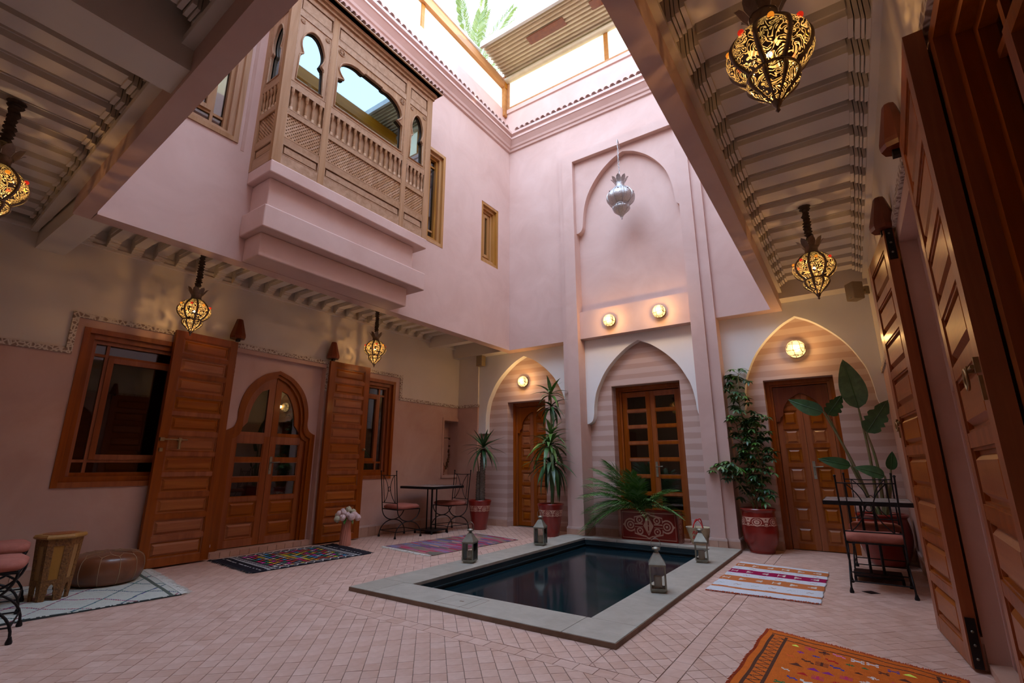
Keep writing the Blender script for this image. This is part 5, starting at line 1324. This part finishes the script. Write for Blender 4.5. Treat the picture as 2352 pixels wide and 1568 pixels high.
# date palm beyond the roof
dp = thing('date_palm', 'sunlit yellow-green date palm rising beyond the left roof edge', 'palm tree', (-10.35, 12.3, 0))
m = MB(); trunk(m, [(0, 0, 0), (.1, 0, 6), (.05, 0, 11), (0, 0, 16.0)], .2); m.ob('trunk', TRUNK, dp)
fm2 = [frond(3.0, 46, .016, .42, d, LEAFY, seg=14, vee=.7) for d in (.15, .4, .8)]
for i in range(26):
    a = i * 2.4; e = 1.40 - 1.3 * i / 26; link('frond', fm2[min(2, int(i / 9))], dp, (0, 0, 16.0), (0, -e, a))
# ================================================================ STRAW BASKET
bk = thing('straw_basket', 'small straw basket with red handles and red lettering by the right pilaster', 'basket', (-1.985, 7.62, ZP), radians(12))
m = MB(); pr = [(.085, 0), (.10, .03), (.12, .12), (.145, .22), (.148, .225), (.140, .22), (.115, .12), (.08, .01)]
m.lathe([(r, z) for r, z in smoothpts(pr[:5], 6)] + [(.138, .222), (.11, .12), (.08, .02)], 40, rf=lambda a, z: 1 + .25 * abs(cos(a)) ** 2 - .1 + .012 * cos(z * 300), capt=False); m.ob('woven_body', BASK, bk)
m = MB()
for k in range(64):
    a = 2 * pi * k / 64; r = .146 * (1 + .25 * cos(a) ** 2 - .1); m.ball((r * cos(a), r * sin(a), .223), .0045, 6, 4)
m.ob('rim_stitches', IVORY, bk)
for s in (-1, 1):
    m = MB(); m.tube(smoothpts([(-.075, s * .10, .19), (-.055, s * .085, .27), (.005 + s * .02, s * .04, .335), (.05, s * .085, .27), (.06, s * .10, .19)], 6), .0075, 8); m.ob('red_handle', REDY, bk)
def text(parent, body, size, M, matl, name='lettering', ext=.0015):
    c = bpy.data.curves.new('tmp', 'FONT'); c.body = body; c.size = size; c.extrude = ext; c.shear = .35; c.offset = .0016; c.align_x = 'LEFT'
    o = bpy.data.objects.new('tmp', c); COL.objects.link(o); dg = bpy.context.evaluated_depsgraph_get(); me = bpy.data.meshes.new_from_object(o.evaluated_get(dg)); bpy.data.objects.remove(o); me.name = name
    me.materials.clear(); me.materials.append(matl); me.transform(M); return link(name, me, parent)
for body, z, r_, x in (('Riad', .145, .148, -.085), ('bogr', .085, .136, -.085)):
    text(bk, body, .062, Matrix.Translation((x, -.128 + (.145 - z) * .16, z)) @ Matrix.Rotation(pi / 2 + .20, 4, 'X'), REDY)
# ================================================================ NICHE, VENT
gl_ = thing('garland', 'dark dried seed garland hanging in the small wall niche', 'garland', (XW - .14, 7.60, 1.35))
random.seed(2); m = MB()
for i in range(46):
    u = i / 45; y = -.10 + .22 * u; a = u * pi; p = (.0, -.11 * cos(a), .30 - .58 * sin(a) ** .5); m.ball((p[0] + random.uniform(-.01, .01), p[1] + random.uniform(-.01, .01), p[2] + random.uniform(-.01, .01)), .023, 6, 4, jit=.2)
m.ob('seed_pods', mat('seed_pod', (.07, .03, .015), (.16, .08, .05), rough=.8, sc=60), gl_); m = MB(); m.tube([(0, -.13, .31), (0, .13, .32)], .008, 6); m.ob('twig', TRUNK, gl_)
j = thing('clay_jar', 'small carved clay jar standing in the bottom of the wall niche', 'jar', (XW - .13, 7.50, .935))
m = MB(); m.lathe([(.05, 0), (.055, .01), (.03, .03), (.055, .06), (.062, .10), (.055, .15), (.03, .19), (.012, .21), (.02, .225), (.002, .24)], 16, rf=lambda a, z: 1 + .04 * cos(8 * a)); m.ob('jar_body', mat('clay', (.40, .16, .10), (.30, .11, .07), rough=.8, sc=30), j)
v = thing('floor_vent', 'small black drain tile in the floor in front of the right-hand chair', 'drain', (-.045, 5.86, .001), radians(45))
m = MB(); m.box(-.05, .05, -.05, .05, 0, .002); m.ob('grille', IRON, v)

# ================================================================ RUGS
def rug(name, label, corners, nu, nv, colf, fringe=(), wav=.0, thick=.007, z0=.002):
    """corners A,B,C,D counter-clockwise; u runs A->B, v runs A->D"""
    A, B, C, D = [Vector((p[0], p[1], 0)) for p in corners]; t = thing(name, label, 'rug', (0, 0, z0))
    def P(u, v):
        p = A * (1 - u) * (1 - v) + B * u * (1 - v) + C * u * v + D * (1 - u) * v
        ed = .004 * sin(v * 37) * (1 if u > .5 else -1) * (abs(u - .5) * 2) ** 8 if wav else 0
        z = thick + wav * (sin(u * 9 + v * 4) * sin(v * 13 + u * 3)) ** 2 * (.3 + abs(u - .5))
        return (p.x + ed, p.y + ed, z)
    q = MB(); q.v = [P(i / nu, j / nv) for j in range(nv + 1) for i in range(nu + 1)]
    for j in range(nv):
        for i in range(nu):
            a = j * (nu + 1) + i; q.f.append((a, a + 1, a + nu + 2, a + nu + 1)); q.c.append(colf((i + .5) / nu, (j + .5) / nv)); q.sm.append(True)
    # skirt
    n1 = nu + 1; loop = [i for i in range(nu + 1)] + [j * n1 + nu for j in range(1, nv + 1)] + [nv * n1 + i for i in range(nu - 1, -1, -1)] + [j * n1 for j in range(nv - 1, 0, -1)]
    k0 = len(q.v); q.v += [(q.v[i][0], q.v[i][1], 0) for i in loop]
    for a in range(len(loop)):
        b = (a + 1) % len(loop); q.f.append((loop[a], k0 + a, k0 + b, loop[b])); q.c.append((.12, .1, .1) if thick > .008 else colf(.01, .5)); q.sm.append(False)
    q.ob('weave', RUG, t)
    random.seed(len(label))
    for side, matl, L, n in fringe:
        f = MB()
        for i in range(n):
            s = (i + random.random()) / n
            if side == 'v0': p, d = P(s, 0), (A - D)
            elif side == 'v1': p, d = P(s, 1), (D - A)
            elif side == 'u0': p, d = P(0, s), (A - B)
            else: p, d = P(1, s), (B - A)
            d = d.normalized(); l = L * random.uniform(.5, 1.2); sd_ = Vector((-d.y, d.x, 0)) * random.uniform(-.45, .45)
            e = Vector(p) + (d + sd_) * l; mid = Vector(p).lerp(e, .5) + Vector((0, 0, random.uniform(0, .006)))
            f.tube([p, mid, (e.x, e.y, .002)], [.0028, .0026, .0012], 3, cap=False)
        f.ob('fringe', matl, t, kind='stuff')
    return t
def rnd(*a):
    x = sin(sum(k * v for k, v in zip((12.9898, 78.233, 37.719, 11.13), a))) * 43758.5453; return x - math.floor(x)
PAL = [(.85, .70, .05), (.75, .02, .12), (.75, .05, .45), (.05, .35, .75), (.70, .70, .68), (.02, .22, .12), (.55, .06, .03), (.70, .62, .5), (.75, .35, .03), (.25, .28, .33)]
def black_rug(u, v):      # v along the length
    K = (.012, .012, .02); Wt = (.52, .52, .52)
    if v < .11 or v > .89: return K if not (abs((v if v < .5 else 1 - v) - .075) < .006 and rnd(int(u * 40), 1) > .5) else Wt
    w = min(v, 1 - v)
    if abs(w - .125) < .004 or abs(w - .165) < .004: return Wt
    if abs(w - .145) < .012: return Wt if (int(u * 60) % 3 == 0) else K
    e = min(u, 1 - u)
    if e < .09: return Wt if abs(e - .045 - .03 * sin(v * 90)) < .012 or abs(e - .085) < .006 else K
    if w < .185: return K
    row = int((v - .185) / .63 * 15); fy_ = ((v - .185) / .63 * 15) % 1; c = (u - .09) / .82 * 9 + (row % 2) * .5; fx_ = c % 1
    if row == 7 or row == 6: return PAL[int(rnd(int(c * 1), row) * 9.9)] if (fy_ > .15 and fy_ < .85 and int(fx_ * 9) % 2 == 0) else K
    if .12 < fy_ < .88 and .12 < fx_ < .82:
        a, b = int(fx_ * 6), int(fy_ * 4)
        if (a + b) % 2 == 0 or abs(fx_ - .47) + abs(fy_ - .5) < .28: return PAL[int(rnd(int(c), row, 3) * 9.99)]
    return K
rug('black_rug', 'long black rug with rows of small multicoloured motifs before the arched door', [(-6.62, 3.19), (-5.49, 3.09), (-5.40, 4.61), (-6.50, 4.78)], 110, 190, black_rug, (('v0', BLACKF, .05, 170), ('v1', BLACKF, .05, 170)), .006)
def rag_rug(u, v):
    C_ = [(.30, .03, .06), (.40, .05, .10), (.16, .08, .12), (.20, .15, .12), (.10, .10, .20), (.26, .18, .13), (.42, .22, .18), (.14, .13, .10), (.35, .10, .18), (.20, .18, .30)]
    j = int(v * 110); k = int(u * 5 + rnd(int(j / 3), 5) * 3.0 + .7 * sin(j * .23)); g = int(j / 5)
    if v < .015 or v > .985: return (.16, .02, .04)
    return C_[int(rnd(k, g, 7) * 9.99)]
rug('rag_rug', 'red, purple and brown streaked rag rug lying between the left table and the pool', [(-5.70, 5.08), (-4.63, 4.93), (-4.47, 6.68), (-5.45, 6.86)], 60, 130, rag_rug, (('v0', IVORY, .07, 260), ('v1', IVORY, .03, 120)), .003)
def stripe_rug(u, v):
    v = 1 - v; Wt = (.62, .63, .66); O = (.50, .15, .045); Cr = (.30, .005, .06)
    vv = v + .004 * sin(u * 14)
    for a, b, c in ((.0, .06, Wt), (.06, .19, O), (.19, .29, Wt), (.29, .42, Cr), (.42, .53, Wt), (.53, .68, O), (.68, .85, Wt), (.85, .89, O), (.89, 1.1, Wt)):
        if a <= vv < b:
            m_ = (a + b) / 2; fu = (u * 6 + .15) % 1
            if c is not Wt and b - a > .08 and abs(vv - m_) < .018 + .012 * (abs(fu - .5) > .12) and .28 < fu < .72 and (int(fu * 30) % 2 or abs(vv - m_) < .008): return (.60, .52, .45)
            if c is Wt and b - a > .09 and a > .1 and abs(vv - m_ - .01 * sin(fu * 25)) < .006 and .3 < fu < .7: return (.40, .22, .12) if int(u * 6) % 2 else (.4, .45, .4)
            return c
    return Wt
rug('striped_rug', 'white rug with rust and crimson stripes on the floor right of the pool', [(-1.315, 5.10), (-.40, 5.13), (-.395, 6.62), (-1.30, 6.73)], 100, 160, stripe_rug, (('v0', ORNG, .025, 180),), .004)
random.seed(21)
MOT = []
for j in range(17):
    for i in range(8):
        MOT.append((.17 + .66 * (i + .5 * (j % 2) + .25 + random.uniform(-.12, .12)) / 8.2, .06 + .88 * (j + .5) / 17 + random.uniform(-.008, .008), random.choice([0, 1, 2, 3, 4, 5]), random.choice([(.75, .9, .12), (.25, .03, .22), (.55, .04, .12), (.05, .05, .28), (.62, .52, .45), (.65, .58, .55), (.04, .15, .05), (.10, .03, .02), (.65, .16, .30), (.45, .02, .02), (.75, .12, .03)]), random.uniform(.7, 1.15)))
MG = {}
for mt in MOT: MG.setdefault((int(mt[0] * 10), int(mt[1] * 16)), []).append(mt)
def orange_rug(u, v):     # u across (x), v away from camera
    O = (.60, .13, .015); D = (.09, .035, .02)
    O = tuple(c * (1 + .12 * (rnd(int(u * 40), int(v * 60)) - .5)) for c in O)
    if abs(1 - v - .025 - .003 * sin(u * 30)) < .0035 and .03 < u < .97: return D
    if abs(1 - v - .062 - .003 * sin(u * 23)) < .0035 and .11 < u < .90: return D
    for s, w in ((0, u), (1, 1 - u)):
        if abs(w - .045) < .009 or abs(w - .125) < .009:
            if v < .965: return D
        if .05 < w < .12 and v < .95:
            ph = (v * 34) % 1; tr = .055 + .06 * (2 * abs(ph - .5))
            if abs(w - tr) < .009: return D
    gi, gj = int(u * 10), int(v * 16)
    for a in (-1, 0, 1):
        for b in (-1, 0, 1):
            for (x, y, k, c, s) in MG.get((gi + a, gj + b), ()):
                dx, dy = (u - x) / .032 / s, (v - y) / .0155 / s
                if abs(dx) > 1 or abs(dy) > 1: continue
                if k == 0 and abs(dx) + abs(dy) < .9 and (int((dx + 2) * 5) % 2 or abs(dy) < .3): return c
                if k == 1 and abs(dy) < .9 and (abs(dx) < .22 or int((dy + 1) * 3.3) % 2 == 0): return c
                if k == 2 and dy > -.5 and dy < .8 - abs(dx) * 1.3: return c
                if k == 3 and abs(dy - dx * .5 * (1 if abs(dx) < .5 else -1)) < .35: return c
                if k == 4 and abs(dy) < .35 + .5 * (abs(dx) > .5) and not (abs(dy) < .2 and abs(dx) > .6): return c
                if k == 5 and abs(dx) + abs(dy) < 1 and rnd(int(dx * 6), int(dy * 6), x) > .35: return c
    return O
rug('orange_rug', 'bright orange rug with small multicoloured woven motifs at the bottom right', [(-.76, 1.9), (.40, 2.0), (.335, 3.83), (-.665, 4.16)], 230, 420, orange_rug, (('v1', ORNG, .018, 260), ('u0', ORNG, .02, 500), ('u1', ORNG, .012, 200)), .004)
def cream_rug(u, v):
    Wt = (.52, .54, .48); Wt = tuple(c * (1 + .08 * (rnd(int(u * 60), int(v * 90)) - .5)) for c in Wt)
    if v > .965 and abs(v - .972) < .006: return (.10, .12, .10)
    if u > .985 or u < .012: return (.05, .06, .06) if rnd(int(v * 160)) > .3 else Wt
    cols = [(.03, .16, .10), (.07, .05, .22), (.45, .03, .03), (.06, .10, .20)]
    wob = .012 * sin(v * 31 + u * 7); a = ((u * 3.2 + (v + wob) * 7.0)) ; b = ((u * 3.2 - (v + wob) * 7.0))
    if abs(a - round(a)) < .028: return cols[int(a * 1.0 + 40) % 4]
    if abs(b - round(b)) < .028: return cols[int(b + 41) % 4]
    return Wt
rug('white_rug', 'creamy white wool rug with thin crossing coloured lines under the stool and pouf', [(-6.70, -.2), (-5.42, -.2), (-5.13, 2.26), (-6.66, 2.48)], 120, 230, cream_rug, (('v1', IVORY, .09, 420),), .008, .008)
